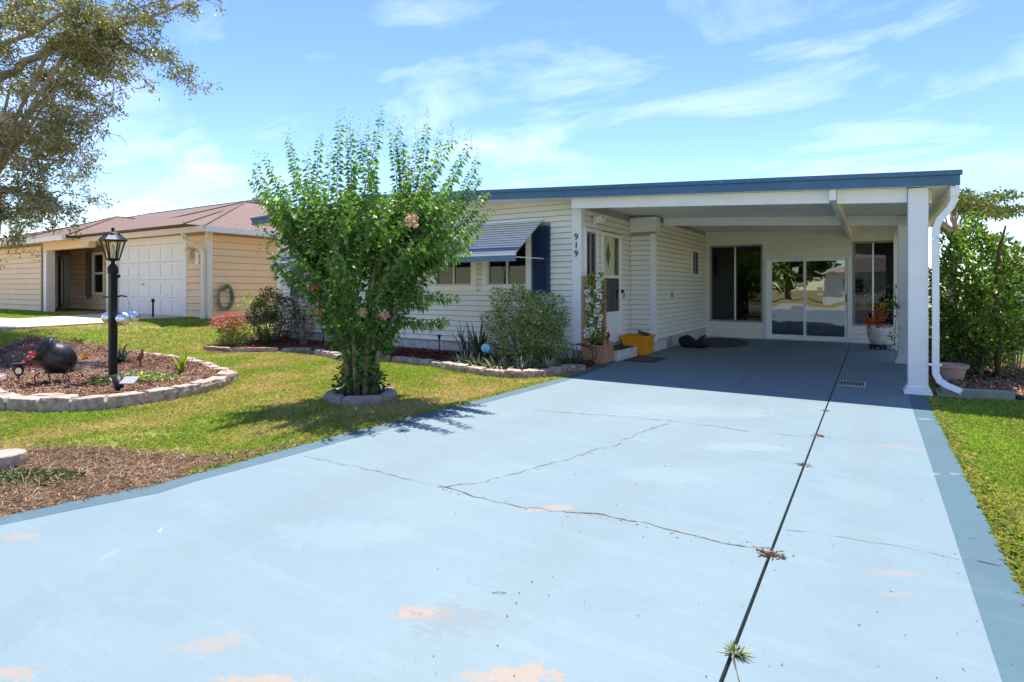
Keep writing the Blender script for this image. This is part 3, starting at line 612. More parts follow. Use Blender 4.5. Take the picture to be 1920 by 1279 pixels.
sb = thing('splash_block', 'grey green splash block below the carport downspout', 'splash block', (.86, 8.9, 0))
obj('tray', MB().box(.68, 1.02, 8.78, 9.10, .0, .02).box(.68, 1.02, 8.78, 8.8, .02, .05).box(.68, 1.02, 9.08, 9.10, .02, .05).box(.68, .70, 8.8, 9.08, .02, .05), 'green_timber', sb)
# ---------------------------------------------------------------- neighbour house on the left
NZ = .5
nb = thing('neighbour_house', 'tan sided house with brown hip roof and white garage door', 'house', (-20, 9, NZ - .05))
BN = boardmesh(.19, .03)
NX0, NX1, NY = -21.2, -15.40, 8.95
gops = [(-20.95, -16.45, NZ - .06, 2.83)]
ngw = wall('wall', 'y', NY, NX0, NX1, NZ - .1, 2.9, gops, 'n_core_lap_shade', nb)
siding(ngw, nb, 'y', NY, NX0 + .1, NX1 - .13, NZ, 2.85, .19, gops, BN, 'n_siding')
nsw = wall('wall', 'x', NX1, NY + .1, 20, NZ - .1, 2.9, [], 'n_core_lap_shade', nb)
siding(nsw, nb, 'x', NX1, NY + .12, 19.9, NZ, 2.85, .19, [], BN, 'n_siding')
nlw = wall('wall', 'y', 8.40, -32, -24.75, NZ - .1, 2.85, [], 'n_core_lap_shade', nb)
siding(nlw, nb, 'y', 8.40, -31.5, -24.80, NZ, 2.80, .19, [], BN, 'n_siding')
RY = 10.1
rops2 = [(-28.2, -27.0, NZ, 2.65), (-25.15, -24.15, 1.05, 2.65)]
nrw = wall('wall', 'y', RY, -29.5, NX0, NZ - .1, 2.9, rops2, 'n_core_lap_shade', nb)
siding(nrw, nb, 'y', RY, -29.4, NX0 - .02, NZ, 2.85, .19, rops2 + [(-25.65, -25.15, 1.0, 2.7)], BN, 'n_siding')
obj('wall_return', MB().box(NX0, NX0 + .1, NY + .1, RY, NZ - .1, 2.9), 'n_siding', nb)
obj('corner_trim', MB().box(NX1 - .13, NX1 + .03, NY - .03, NY + .11, NZ - .05, 2.88), 'n_trim', nb)
obj('corner_trim', MB().box(NX0 - .03, NX0 + .1, NY - .03, NY + .1, NZ - .05, 2.88), 'n_trim', nb)
obj('porch_post', MB().box(-24.72, -24.46, 8.42, 8.68, NZ - .05, 2.62), 'n_white', nb, bevel=.01)
obj('porch_header', MB().box(-24.75, NX0 - .04, 8.42, 8.62, 2.62, 2.9), 'n_siding', nb)
# garage door: frame, sections, panels
gd = obj('garage_door', MB().box(-20.55, -16.62, NY + .06, NY + .09, NZ, 2.62), 'n_white', nb)
obj('door_frame', MB().box(-20.95, -20.55, NY - .03, NY + .08, NZ - .05, 2.62).box(-16.62, -16.45, NY - .03, NY + .08, NZ - .05, 2.62).box(-20.95, -16.45, NY - .03, NY + .08, 2.62, 2.83), 'n_white', gd)
for r_ in range(4):
    za, zb = NZ + .02 + r_ * .527, NZ + .02 + r_ * .527 + .515
    se = obj('section', MB().box(-20.54, -16.63, NY + .035, NY + .059, za, zb), 'n_white', gd, bevel=.006)
    for c_ in range(6):
        xa = -20.50 + c_ * .645; obj('panel', MB().box(xa + .05, xa + .60, NY + .024, NY + .034, za + .09, zb - .09), 'n_white', gd, bevel=.008)
obj('door_handle', MB().box(-19.0, -18.9, NY + .0, NY + .034, 1.40, 1.46), 'grey_metal', gd)
obj('keypad', MB().box(-20.78, -20.68, NY - .05, NY - .031, 1.85, 2.05), 'grey_metal', gd)
ed = obj('entry_door', MB().box(-28.1, -27.1, RY + .02, RY + .06, NZ, 2.6), 'brown_paint', nb)
obj('door_frame', MB().box(-28.2, -28.1, RY - .02, RY + .06, NZ, 2.65).box(-27.1, -27.0, RY - .02, RY + .06, NZ, 2.65).box(-28.1, -27.1, RY - .02, RY + .06, 2.6, 2.65), 'brown_paint', ed)
obj('side_light', MB().box(-27.9, -27.8, RY + .0, RY + .02, .6, 2.5), 'n_white', ed)
wn_ = obj('window', MB().box(-25.15, -25.05, RY - .03, RY + .05, 1.05, 2.65).box(-24.25, -24.15, RY - .03, RY + .05, 1.05, 2.65).box(-25.05, -24.25, RY - .03, RY + .05, 1.05, 1.15).box(-25.05, -24.25, RY - .03, RY + .05, 2.55, 2.65).box(-25.05, -24.25, RY - .01, RY + .05, 1.82, 1.90), 'n_white', nb)
for za, zb in ((1.15, 1.82), (1.90, 2.55)): obj('pane', MB().box(-25.05, -24.25, RY + .03, RY + .034, za, zb), 'glass', wn_)
obj('interior_back', MB().box(-25.3, -24.0, RY + .11, RY + .13, .9, 2.8), 'interior', wn_)
obj('shutter', MB().box(-25.62, -25.17, RY - .05, RY - .01, 1.02, 2.66), 'brown_paint', nb)
# roofs
def hip(name, x0, x1, y0, y1, z, slope, m, ridge, parent=nb):
    mb = MB()
    if ridge == 'y':
        h = (x1 - x0) / 2; c = (x0 + x1) / 2; a, b = (c, y0 + h), (c, y1 - h)
    else:
        h = (y1 - y0) / 2; c = (y0 + y1) / 2; a, b = (x0 + h, c), (x1 - h, c)
    zt = z + h * slope
    vs = [(x0, y0, z), (x1, y0, z), (x1, y1, z), (x0, y1, z), (*a, zt), (*b, zt)]
    fs = [(0, 1, 4), (1, 2, 5, 4), (2, 3, 5), (3, 0, 4, 5)] if ridge == 'y' else [(0, 1, 5, 4), (1, 2, 5), (2, 3, 4, 5), (3, 0, 4)]
    mb.add(vs, fs + [(3, 2, 1, 0)]); r = obj(name, mb, m, parent)
    t = .05
    for p, q in [(0, 4), (1, 4 if ridge == 'y' else 5), (4, 5)]:
        A, B = Vector(vs[p]), Vector(vs[q])
        obj('ridge_cap', MB().tube([A + Vector((0, 0, .02)), B + Vector((0, 0, .012))], .035, 4, flat=.5), m, r)
    return r
hip('roof', -21.75, -14.85, 8.50, 19, 2.94, .385, 'shingle', 'y')
hip('roof', -36, -14.95, 8.05, 20.5, 2.97, .305, 'shingle', 'x')
hip('roof', -26.6, -21.6, 7.95, 13.6, 2.975, .40, 'shingle', 'y')
obj('roof_vent', MB().lathe([(.12, 4.2), (.12, 4.42), (.20, 4.44), (.16, 4.52), (.02, 4.55)], 12, -18.6, 12.6), 'grey_metal', nb)
obj('gutter', MB().box(-21.8, -14.80, 8.40, 8.50, 2.80, 2.95), 'n_trim', nb); obj('gutter', MB().box(-14.85, -14.75, 8.50, 19, 2.80, 2.95), 'n_trim', nb)
obj('gutter', MB().box(-36, -21.62, 7.85, 7.95, 2.83, 2.98), 'n_trim', nb)
obj('soffit', MB().box(-21.75, -14.86, 8.50, 19, 2.88, 2.92), 'n_siding', nb); obj('soffit', MB().box(-36, -21.76, 7.95, 12, 2.885, 2.925), 'n_siding', nb)
obj('downspout', MB().tube([(-15.75, 8.45, 2.85), (-15.75, 8.45, 2.68), (-15.52, 8.80, 2.42), (-15.50, 8.86, 2.28)], .06, 4).tube([(-15.50, 8.87, 2.30), (-15.50, 8.87, .62), (-15.44, 8.82, .54), (-15.30, 8.72, .50)], .065, 4), 'n_trim', nb)
wl = obj('wall_lantern', MB().box(-16.22, -16.10, NY - .04, NY - .02, 2.15, 2.45), 'n_white', nb)
obj('lamp_body', MB().lathe([(.03, 2.05), (.07, 2.10), (.09, 2.34), (.12, 2.36), (.02, 2.48)], 8, -16.16, NY - .13), 'amber_glass', wl)
obj('address_plaque', MB().box(-15.98, -15.82, NY - .045, NY - .022, 1.98, 2.32), 'n_white', nb)
obj('meter_box', MB().box(NX1 + .02, NX1 + .12, 11.0, 11.2, 1.55, 1.9), 'grey_metal', nb)
tag(obj('neighbour_driveway', MB().prism([(-20.8, 8.93), (-16.4, 8.93), (-16.6, 7.6), (-15.6, 6.9), (-15.2, 5.3), (-15.2, 3.2), (-34, 1.8), (-34, 5.0), (-19.2, 6.0)], 'z', NZ - .1, NZ + .006), 'path'), kind='structure')
st = thing('path_light', 'thin black path light stake before the white garage door', 'path light', (-17.0, 8.3, NZ - .04), 'path lights')
obj('stake', MB().tube([(-17.0, 8.3, NZ - .04), (-17.0, 8.3, NZ + .42)], .025, 8), 'black_metal', st); obj('cap', MB().lathe([(.04, NZ + .42), (.045, NZ + .50), (.02, NZ + .52)], 10, -17.0, 8.3), 'black_metal', st)
hz = thing('garden_hose', 'coiled grey green garden hose hanging on tan side wall', 'hose', (-15.25, 9.3, .7))
for k in range(5):
    r = .30 + .012 * k; x = NX1 + .06 + .022 * k
    obj('coil', MB().tube([(x, 9.38 + r * .62 * math.cos(a), 1.05 + r * math.sin(a) + .02 * math.sin(3 * a + k)) for a in np.linspace(0, 2 * math.pi, 25)], .022, 6), 'hose_green', hz, smooth=True)
obj('hanger', MB().box(NX1 + .02, NX1 + .2, 9.32, 9.44, 1.24, 1.30), 'grey_metal', hz)
# ---------------------------------------------------------------- house beyond the right lawn
rn = thing('pale_house', 'pale house with tan roof beyond the right lawn', 'house', (8, 27, GL))
obj('wall', MB().box(4.35, 12, 25.6, 33, GL - .05, 2.05), 'pale_house', rn)
hip('roof', 3.9, 12.6, 25.1, 33.4, 2.06, .34, 'tan_roof', 'y', rn)
obj('gutter', MB().box(3.85, 12.7, 25.0, 25.1, 1.92, 2.08), 'n_white', rn)
obj('roof_vent', MB().tube([(5.6, 26.6, 2.4), (5.6, 26.6, 2.75)], .07, 8), 'grey_metal', rn)
w_ = obj('window', MB().box(4.75, 5.9, 25.52, 25.59, .95, 1.85), 'n_white', rn); obj('pane', MB().box(4.83, 5.82, 25.50, 25.515, 1.03, 1.77), 'navy', w_)
obj('skirting', MB().box(3.7, 12, 25.35, 25.58, GL - .05, .62), 'pale_house', rn)
# ---------------------------------------------------------------- across the street: seen only as a reflection in the glass door
an = thing('street_house', 'white house across the street mirrored in the sliding glass door', 'house', (1, -26, GL))
obj('wall', MB().box(-3.5, 9, -30, -25, GL - .05, 2.6), 'pale_house', an); hip('roof', -4.1, 9.6, -30.6, -24.4, 2.6, .4, 'tan_roof', 'x', an)
for x in (-2.2, 5.2): obj('window', MB().box(x, x + 1.5, -24.99, -24.9, .9, 2.1), 'navy', an)
obj('garage_door', MB().box(.6, 3.6, -24.99, -24.9, GL, 2.1), 'n_white', an)
# ---------------------------------------------------------------- foliage builders
def blob(c, r, n, shell=.55):
    d = sph(n); t = rng.random(n) ** (1 / 3) * (1 - shell) + shell; t = np.where(rng.random(n) < .75, t, rng.random(n))
    lump = 1 + .18 * np.sin(d[:, 0] * 5 + c[0]) * np.cos(d[:, 1] * 4 + c[1]) + .12 * np.sin(d[:, 2] * 9 + d[:, 0] * 7)
    return np.array(c) + d * np.array(r) * (t * lump)[:, None], d
def shrub(name, label, cat, c, r, n, ls, m, group=None, stem='bark', twigs=7, wd=.5, boxy=0, out=.6, upd=.3, extra=None):
    base = (c[0], c[1], c[3] if len(c) > 3 else 0.0); t = thing(name, label, cat, base, group)
    P, D = blob(c[:3], r, n)
    if boxy:
        q = (P - np.array(c[:3])) / np.array(r); m_ = np.max(np.abs(q), 1, keepdims=True); l_ = np.linalg.norm(q, axis=1, keepdims=True)
        q = q * ((1 - boxy) + boxy * l_ / np.maximum(m_, 1e-6)); P = np.array(c[:3]) + q * np.array(r)
    P[:, 2] = np.maximum(P[:, 2], base[2] + .03)
    dirs = nrm(D * out + rng.normal(size=(n, 3)) * .6 + np.array([0, 0, upd]))
    leaves('foliage', P, dirs, ls * rng.uniform(.6, 1.3, n), ls * wd * rng.uniform(.7, 1.2, n), m, t)
    mb = MB()
    for k in range(twigs):
        a = rng.uniform(0, 6.28); e = Vector((c[0] + math.cos(a) * r[0] * .6, c[1] + math.sin(a) * r[1] * .6, c[2] + r[2] * rng.uniform(-.1, .6)))
        b = Vector((base[0] + math.cos(a) * .06, base[1] + math.sin(a) * .06, base[2]))
        mb.tube([b, b.lerp(e, .5) + Vector((0, 0, .05)), e], [.014, .009, .004], 5)
    obj('stem', mb, stem, t); return t
def straps(t, name, base, n, L, w, m, spread=.6, arch=.5, r0=.03):
    """clump of strap leaves, each an arching 4-segment blade"""
    V = []; S = 5
    for k in range(n):
        a = rng.uniform(0, 2 * math.pi); l = L * rng.uniform(.6, 1.15); s = spread * rng.uniform(.3, 1.2); d = Vector((math.cos(a), math.sin(a), 0)); sd_ = Vector((-d.y, d.x, 0))
        b = Vector(base) + d * r0 * rng.random()
        for i in range(S):
            u = i / (S - 1); p = b + d * (l * s * u) + Vector((0, 0, l * (u * (1.05 - .2 * s) - arch * s * u * u))); ww = w * (1 - u ** 2.2) * .5 + .0008
            V += [p - sd_ * ww, p + sd_ * ww]
    V = np.array([tuple(v) for v in V]); fc = [(2 * i, 2 * i + 1, 2 * i + 3, 2 * i + 2) for i in range(S - 1)]
    return fastmesh(name, V, 2 * S, fc, m, t, rng.random(n))
# ---------------------------------------------------------------- crape myrtle in the lawn
TB = Vector((-5.33, 5.02, 0)); tree = thing('crape_myrtle', 'vase shaped green crape myrtle growing in a stone ring beside driveway', 'tree', TB)
R3 = Vector((RT[0], RT[1], 0)); F3 = Vector((FW[0], FW[1], 0))
def prof(z): return float(np.interp(z, [0, .35, .8, 1.2, 1.6, 2.1, 2.5, 2.9, 3.2, 3.6], [.12, .20, .42, .74, 1.05, 1.30, 1.34, 1.12, .80, .4]))
tips = [(480, 315), (540, 262), (575, 300), (637, 232), (672, 262), (715, 222), (748, 240), (800, 232), (850, 258), (880, 272), (900, 330), (922, 392), (905, 430), (600, 330), (500, 350), (700, 300), (770, 320), (830, 340),
        (860, 560), (840, 600), (575, 540), (560, 470), (470, 335), (500, 300), (520, 330), (545, 300), (600, 262), (655, 240), (735, 250), (782, 262), (825, 262), (862, 300), (895, 300), (912, 360), (860, 400), (890, 420), (800, 575), (620, 290), (760, 280), (690, 250), (560, 420), (880, 470), (590, 360), (650, 350), (735, 360), (815, 380), (530, 390)]
stems = []
for k in range(9):
    a = 2 * math.pi * k / 9 + .3; rr = .10 + .05 * random.random()
    b = TB + Vector((math.cos(a) * rr, math.sin(a) * rr, .0)); z1 = random.uniform(1.2, 1.7); r1 = prof(z1) * random.uniform(.35, .7)
    e = TB + Vector((math.cos(a) * r1, math.sin(a) * r1, z1)); mid = b.lerp(e, .45) + Vector((math.cos(a) * -.05, math.sin(a) * -.05, .05))
    mid2 = b.lerp(e, .75) + Vector((random.uniform(-.05, .05), random.uniform(-.05, .05), .03))
    obj('stem', MB().tube([b - Vector((0, 0, .06)), b.lerp(mid, .5) + Vector((random.uniform(-.03, .03), random.uniform(-.03, .03), 0)), mid, mid2, e], [.040, .034, .028, .022, .015], 8), 'pale_bark', tree, smooth=True); stems.append((b, mid, mid2, e))
def shoot(tip, base, wob, nleaf, ls):
    ctl = base.lerp(tip, .55) + Vector((0, 0, -.12 * (tip - base).length)) + wob
    pts = [(base * (1 - u) ** 2 + ctl * 2 * u * (1 - u) + tip * u * u) for u in np.linspace(0, 1, 9)]
    P = []; D = []; Ls = []
    for i in range(nleaf):
        u = (i + .5) / nleaf; f_ = u * 8; j = min(int(f_), 7); p = pts[j].lerp(pts[j + 1], f_ - j); t = (pts[j + 1] - pts[j]).normalized()
        a = i * 2.4 + random.random() * .8; o_ = t.orthogonal().normalized(); o_ = Matrix.Rotation(a, 3, t) @ o_
        d = (o_ * 1.0 + t * .35 + Vector((0, 0, -.25))).normalized(); P.append(tuple(p + d * .008)); D.append(tuple(d)); Ls.append(ls * (1.12 - .45 * u ** 4) * random.uniform(.75, 1.2))
    return pts, np.array(P), np.array(D), np.array(Ls)
def stembase(tip):
    best = min((s[i] for s in stems for i in (2, 3)), key=lambda q: (q - tip).length + random.random() * .3); return best
for k, (px, py) in enumerate(tips):
    tip = AT(px, py, 7.1 + random.uniform(-.55, .55) * (1 if py < 420 else .6)); b = stembase(tip)
    pts, P, D, Ls = shoot(tip, b, Vector((random.uniform(-.1, .1), random.uniform(-.1, .1), random.uniform(-.05, .1))), int(88 * (tip - b).length + 24), .088)
    s_ = obj('leafy_shoot', MB().tube(pts, list(np.linspace(.011, .002, 9)), 5), 'pale_bark', tree, smooth=True)
    top = 1 if py < 330 else 0
    leaves('leaf_spray', P, D, Ls, Ls * .50, 'crape', s_, rnd=np.clip(rng.normal(.5, .2, len(P)) + np.linspace(-.1, .3, len(P)), 0, 1), droop=.35)
    if top:
        n = 40; q = np.array(tip) + rng.normal(size=(n, 3)) * np.array([.035, .035, .07]) + np.array([0, 0, .05]); leaves('flower_bud', q, sph(n), .016, .012, 'dark_shrub', s_)['kind'] = 'stuff'
P_, D_, L_, R_ = [], [], [], []
cmb = MB()
for k in range(270):
    z = random.uniform(1.05, 2.62) if k > 30 else random.uniform(.35, .95); a = random.uniform(0, 2 * math.pi); r = prof(z) * math.sqrt(random.uniform(.12, 1.0)) * .97
    tip = TB + Vector((math.cos(a) * r, math.sin(a) * r, z)); b = TB + Vector((math.cos(a) * r * .45, math.sin(a) * r * .45, z - random.uniform(.25, .6))); b.z = max(b.z, .1)
    pts, P, D, Ls = shoot(tip, b, Vector((random.uniform(-.05, .05), random.uniform(-.05, .05), .0)), 46, .076)
    cmb.tube(pts[::2], list(np.linspace(.008, .002, 5)), 4)
    P_.append(P + rng.normal(size=P.shape) * .03); D_.append(D + rng.normal(size=D.shape) * .5); L_.append(Ls); R_.append(np.clip(rng.normal(.42, .22, len(P)), 0, 1))
obj('twigs', cmb, 'pale_bark', tree)
L_ = np.concatenate(L_); tag(leaves('crown', np.concatenate(P_), np.concatenate(D_), L_, L_ * .55, 'crape', tree, rnd=np.concatenate(R_), droop=.25), kind='stuff')
for px, py, m_, n, r in ((772, 414, 'pale_pink', 130, .075), (720, 590, 'pale_pink', 90, .06), (590, 537, 'pink', 80, .05), (600, 585, 'red_leaf', 40, .05), (680, 585, 'pale_pink', 40, .04)):
    c = np.array(AT(px, py, 6.25 if px > 610 else 6.6)); P = c + sph(n) * r * rng.random((n, 1)) ** .4; leaves('flower_cluster', P, sph(n), .03, .022, m_, tree)
# stone ring round the tree
def block(poly, z0, z1, name, m, parent, top=.88):
    c = np.mean(poly, 0); n = len(poly); lo = [(*p, z0) for p in poly]; mi = [(*p, z0 + (z1 - z0) * .72) for p in poly]
    hi = [(*(c + (np.array(p) - c) * top), z1 + random.uniform(-.006, .006)) for p in poly]
    mb = MB().add(lo + mi + hi, [tuple(range(n))[::-1], tuple(range(2 * n, 3 * n))] + [(i, (i + 1) % n, n + (i + 1) % n, n + i) for i in range(n)] + [(n + i, n + (i + 1) % n, 2 * n + (i + 1) % n, 2 * n + i) for i in range(n)])
    o = obj(name, mb, m, parent, bevel=.008); sb_ = o.modifiers.new('sub', 'SUBSURF'); sb_.subdivision_type = 'SIMPLE'; sb_.levels = 2; sb_.render_levels = 2
    dp = o.modifiers.new('rough', 'DISPLACE'); dp.texture = ROUGH; dp.texture_coords = 'GLOBAL'; dp.strength = .03; dp.mid_level = .5
    return o
ROUGH = bpy.data.textures.new('rough', 'CLOUDS'); ROUGH.noise_scale = .07; ROUGH.noise_depth = 3
def arcblocks(name, label, cat, path, w, bl, z0, z1, m, side=1, jitter=.02, gap=.012, zf=None):
    """blocks laid end to end along a path; w reaches to the side"""
    t = thing(name, label, cat, (path[0][0], path[0][1], 0)); P = [np.array(p[:2], float) for p in path]; seg = [np.linalg.norm(b - a) for a, b in zip(P[:-1], P[1:])]; cum = np.concatenate([[0], np.cumsum(seg)])
    def at(s):
        j = min(np.searchsorted(cum, s, 'right') - 1, len(seg) - 1); return P[j] + (P[j + 1] - P[j]) * ((s - cum[j]) / seg[j])
    s = 0
    while s < cum[-1] - bl * .4:
        l = min(bl * random.uniform(.82, 1.12), cum[-1] - s); a, b = at(s), at(min(s + l - gap, cum[-1])); d = (b - a) / max(np.linalg.norm(b - a), 1e-6); nn = np.array([-d[1], d[0]]) * side
        o = nn * random.uniform(-jitter, jitter); k = l * .10
        poly = [a + o, a + d * l * .5 + o - nn * .012, b + o, b + o + nn * w - d * k, a + o + nn * w + d * k]
        if side < 0: poly = poly[::-1]
        zz = float(gz(a[0])) if zf is None else 0
        block(poly, z0 + zz, z1 + zz + random.uniform(-.012, .012), 'edging_stone', m, t); s += l
    return t
C0 = np.array(G(677, 744))[:2]
ringp = [C0 + np.array([.44 * math.cos(a), .44 * math.sin(a)]) for a in np.linspace(-2.2, 4.08, 26)]
arcblocks('tree_ring', 'low grey concrete edging ring round the crape myrtle', 'edging', ringp, .10, .46, -.05, .075, 'stone_dark', side=1, jitter=.004)
def chips(name, poly, n, m, size=.03, z=.0, asp=.35, hgt=.02, lab=None, zfun=None, kind='stuff', long=False, rfun=None):
    xs_ = [p[0] for p in poly]; ys_ = [p[1] for p in poly]; x = rng.uniform(min(xs_), max(xs_), n * 2); y = rng.uniform(min(ys_), max(ys_), n * 2); k = inpoly(x, y, poly); x, y = x[k][:n], y[k][:n]; N = len(x)
    zz = (zfun(x, y) if zfun else np.zeros(N)) + z + rng.random(N) * hgt
    D = rng.normal(size=(N, 3)); D[:, 2] *= .28; P = np.stack([x, y, zz], 1)
    rnd = rng.random(N) * .75 + .32 * np.clip(vnoise(x, y, 3, 5), 0, 1) if rfun is None else rfun(x, y)
    o = fastmesh(name, leafverts(P, D, size * rng.uniform(.5, 1.6, N), size * asp * rng.uniform(.6, 1.3, N), fold=.3, droop=.05, flatten=.8), 4, LF, m, None, rnd)
    return tag(o, lab, None, None, kind)
def bed(name, poly, z):
    c = np.mean([p[:2] for p in poly], 0); mb = MB(); n = len(poly)
    vs = [(p[0], p[1], float(gz(p[0])) + z - .04) for p in poly] + [(c[0] + (p[0] - c[0]) * .7, c[1] + (p[1] - c[1]) * .7, float(gz(c[0] + (p[0] - c[0]) * .7)) + z) for p in poly] + [(c[0], c[1], float(gz(c[0])) + z + .015)]
    mb.add(vs, [(i, (i + 1) % n, n + (i + 1) % n, n + i) for i in range(n)] + [(n + i, n + (i + 1) % n, 2 * n) for i in range(n)])
    return tag(obj(name, mb, 'soil'), kind='structure')
rp = [tuple(C0 + (p - C0) * .85) for p in ringp[:-1]]
bed('mulch_bed', rp, .02); chips('mulch', rp, 900, 'red_mulch', .035, .02, lab='dark red mulch inside the tree ring')
sk = thing('ring_plant', 'low dark green leaves sprouting around the crape myrtle trunk base', 'plant', (C0[0], C0[1], .02))
P, D = blob((TB.x, TB.y, .18), (.30, .30, .20), 520, .2); leaves('foliage', P, D + rng.normal(size=D.shape) * .5, .06, .035, 'dark_shrub', sk)
# ---------------------------------------------------------------- island bed with lamp post
front = GP((0, 768), (100, 771), (200, 766), (300, 752), (370, 740), (420, 725), (446, 709)); back = GP((446, 706), (390, 686), (330, 673), (240, 664))
isl = [tuple(p[:2]) for p in front] + [tuple(p[:2]) for p in back] + [(-13.0, 5.6), (-14.2, 4.6), (-13.0, 3.4), (-10.6, 2.9), (-9.3, 2.5)]
bed('mulch_bed', [tuple(np.array((-10.2, 4.1)) + (np.array(p) - np.array((-10.2, 4.1))) * .96) for p in isl], .045)
isz = lambda x, y: gz(x)
chips('mulch', [tuple(np.array((-10.2, 4.1)) + (np.array(p) - np.array((-10.2, 4.1))) * .95) for p in isl], 26000, 'mulch', .045, .03, .35, .05, 'brown bark mulch in the lamp post bed', zfun=isz)
arcblocks('stone_border', 'curved row of thick tan wall blocks fronting the lamp post bed', 'edging', [(-9.6, 2.45)] + [tuple(p[:2]) for p in front], .22, .40, -.06, .125, 'stone', side=1, jitter=.015)
arcblocks('stone_border', 'thin pale stone row behind the lamp post bed', 'edging', [tuple(p[:2]) for p in back], .16, .42, -.05, .07, 'stone', side=1)
arcblocks('stone_border', 'grey flat stones at far left end of the lamp post bed', 'edging', [(-9.55, 2.72), (-10.05, 2.95), (-10.5, 3.15)], .25, .24, -.02, .12, 'stone_dark', side=1)
LP = Vector((-9.36, 4.02, .04)); lx, ly = LP.x, LP.y
lp = thing('lamp_post', 'black lamp post with solar carriage lantern in the mulch bed', 'lamp post', LP)
obj('post', MB().box(lx - .045, lx + .045, ly - .045, ly + .045, .0, 1.56), 'black_metal', lp, bevel=.008)
obj('collar', MB().lathe([(.06, 1.54), (.068, 1.56), (.068, 1.63), (.05, 1.66), (.026, 1.69), (.026, 1.72), (.05, 1.73)], 16, lx, ly), 'black_metal', lp, smooth=True)
lan = obj('lantern', MB().lathe([(.058, 1.73), (.084, 1.74), (.088, 1.765), (.07, 1.77)], 6, lx, ly), 'black_metal', lp)
ro, ri, zt_, zb_ = .148, .082, 2.02, 1.77
for k in range(6):
    a0, a1 = k * math.pi / 3, (k + 1) * math.pi / 3
    c = [(lx + r * math.cos(a), ly + r * math.sin(a), z) for r, a, z in ((ri, a0, zb_), (ri, a1, zb_), (ro, a1, zt_), (ro, a0, zt_))]
    obj('rib', MB().tube([c[0], c[3]], .011, 4), 'black_metal', lan); obj('pane', MB().add(c, [(0, 1, 2, 3)]), 'lamp_pane', lan)
    t0 = [(lx + r * math.cos(a), ly + r * math.sin(a), z) for r, a, z in ((.172, a0, 2.03), (.172, a1, 2.03), (.085, a1, 2.115), (.085, a0, 2.115))]
    obj('roof_panel', MB().add(t0, [(0, 1, 2, 3)]), 'grey_metal' if k == 5 else 'cauldron', lan)
    obj('roof_rib', MB().tube([t0[0], t0[3]], .008, 4), 'black_metal', lan)
obj('top_rim', MB().lathe([(.142, 2.01), (.175, 2.015), (.175, 2.032), (.142, 2.03)], 6, lx, ly), 'black_metal', lan)
obj('cap', MB().lathe([(.09, 2.11), (.085, 2.125), (.03, 2.15), (.012, 2.16), (.022, 2.175), (.022, 2.20), (.01, 2.215)], 12, lx, ly), 'black_metal', lan)
obj('bulb', MB().lathe([(.012, 1.78), (.03, 1.86), (.02, 1.94), (.005, 1.97)], 10, lx, ly), 'amber_glass', lan, smooth=True)
pr = np.array(LP) + np.array(R3) * .0
br = obj('bracket', MB().tube([LP + R3 * .05 + Vector((0, 0, 1.16)), LP + R3 * .12 + Vector((0, 0, 1.185)), LP + R3 * .20 + Vector((0, 0, 1.17))], .012, 6).tube([LP - R3 * .05 + Vector((0, 0, 1.16)), LP - R3 * .15 + Vector((0, 0, 1.17))], .012, 6), 'black_metal', lp)
obj('photo_cell', MB().sphere(LP + R3 * .07 + Vector((0, 0, 1.47)), .035, 10, 6), 'black_metal', lp)
for off, dz, fo_, r, lab in ((-.135, .86, .10, .088, 'silver mirror ball hanging left of the lamp post'), (.165, .845, -.02, .10, 'larger silver mirror ball hanging right of the lamp post'), (.225, .872, .10, .085, 'smaller silver mirror ball outermost right of the lamp post')):
    c = LP + R3 * off + F3 * fo_ + Vector((0, 0, dz)); mbt = thing('mirror_ball', lab, 'ball', (c.x, c.y, c.z - r), 'mirror balls on the lamp post')
    obj('ball', MB().sphere(c, r, 20, 12), 'mirror_ball', mbt); obj('wire', MB().tube([c + Vector((0, 0, r - .003)), LP + R3 * (off * .88) + Vector((0, 0, 1.17))], .003, 4), 'grey_metal', mbt)
# tipped cauldron planter
CB = G(110, 716, .05); ca = thing('cauldron_planter', 'black cauldron planter tipped over on an iron stand', 'planter', CB)
cc = CB + Vector((0, 0, .315)); ax = (-R3 * .48 + Vector((0, 0, .60)) - F3 * .58).normalized(); Mx = Matrix.Translation(cc) @ ax.to_track_quat('Z', 'Y').to_matrix().to_4x4()
m_ = MB(); m_.M = Mx @ Matrix.Diagonal((.86, .86, .92, 1)); m_.lathe([(.02, -.235), (.10, -.215), (.18, -.15), (.235, -.05), (.245, .03), (.225, .11), (.195, .17), (.185, .21), (.225, .275), (.222, .29), (.18, .25), (.165, .17), (.02, .05)], 28, cap=False); obj('pot', m_, 'cauldron', ca, smooth=True)
st_ = MB()
for sx_ in (-1, 1):
    for sy_ in (-1, 1):
        o_ = CB + R3 * (.16 * sx_) + F3 * (.12 * sy_); st_.tube([o_ + Vector((0, 0, .14)), o_ + R3 * (.05 * sx_) + Vector((0, 0, .12)), o_ + R3 * (.075 * sx_) + Vector((0, 0, .07)), o_ + R3 * (.05 * sx_) + Vector((0, 0, .0))], .009, 6)
st_.tube([CB + R3 * .17 * math.cos(a) + F3 * .13 * math.sin(a) + Vector((0, 0, .14)) for a in np.linspace(0, 6.283, 17)], .009, 6)
obj('iron_stand', st_, 'black_metal', ca)
fc = np.array(cc + ax * .25 - Vector((0, 0, .13)) - R3 * .07 - F3 * .02); rf_ = thing('red_flowers', 'red blooms spilling from the tipped cauldron mouth', 'flowers', cc + ax * .15)
leaves('petals', fc + rng.normal(size=(60, 3)) * .045, sph(60), .06, .04, MATS['red_petal'], rf_); leaves('foliage', fc + rng.normal(size=(40, 3)) * .05, sph(40), .05, .025, 'dark_shrub', rf_)
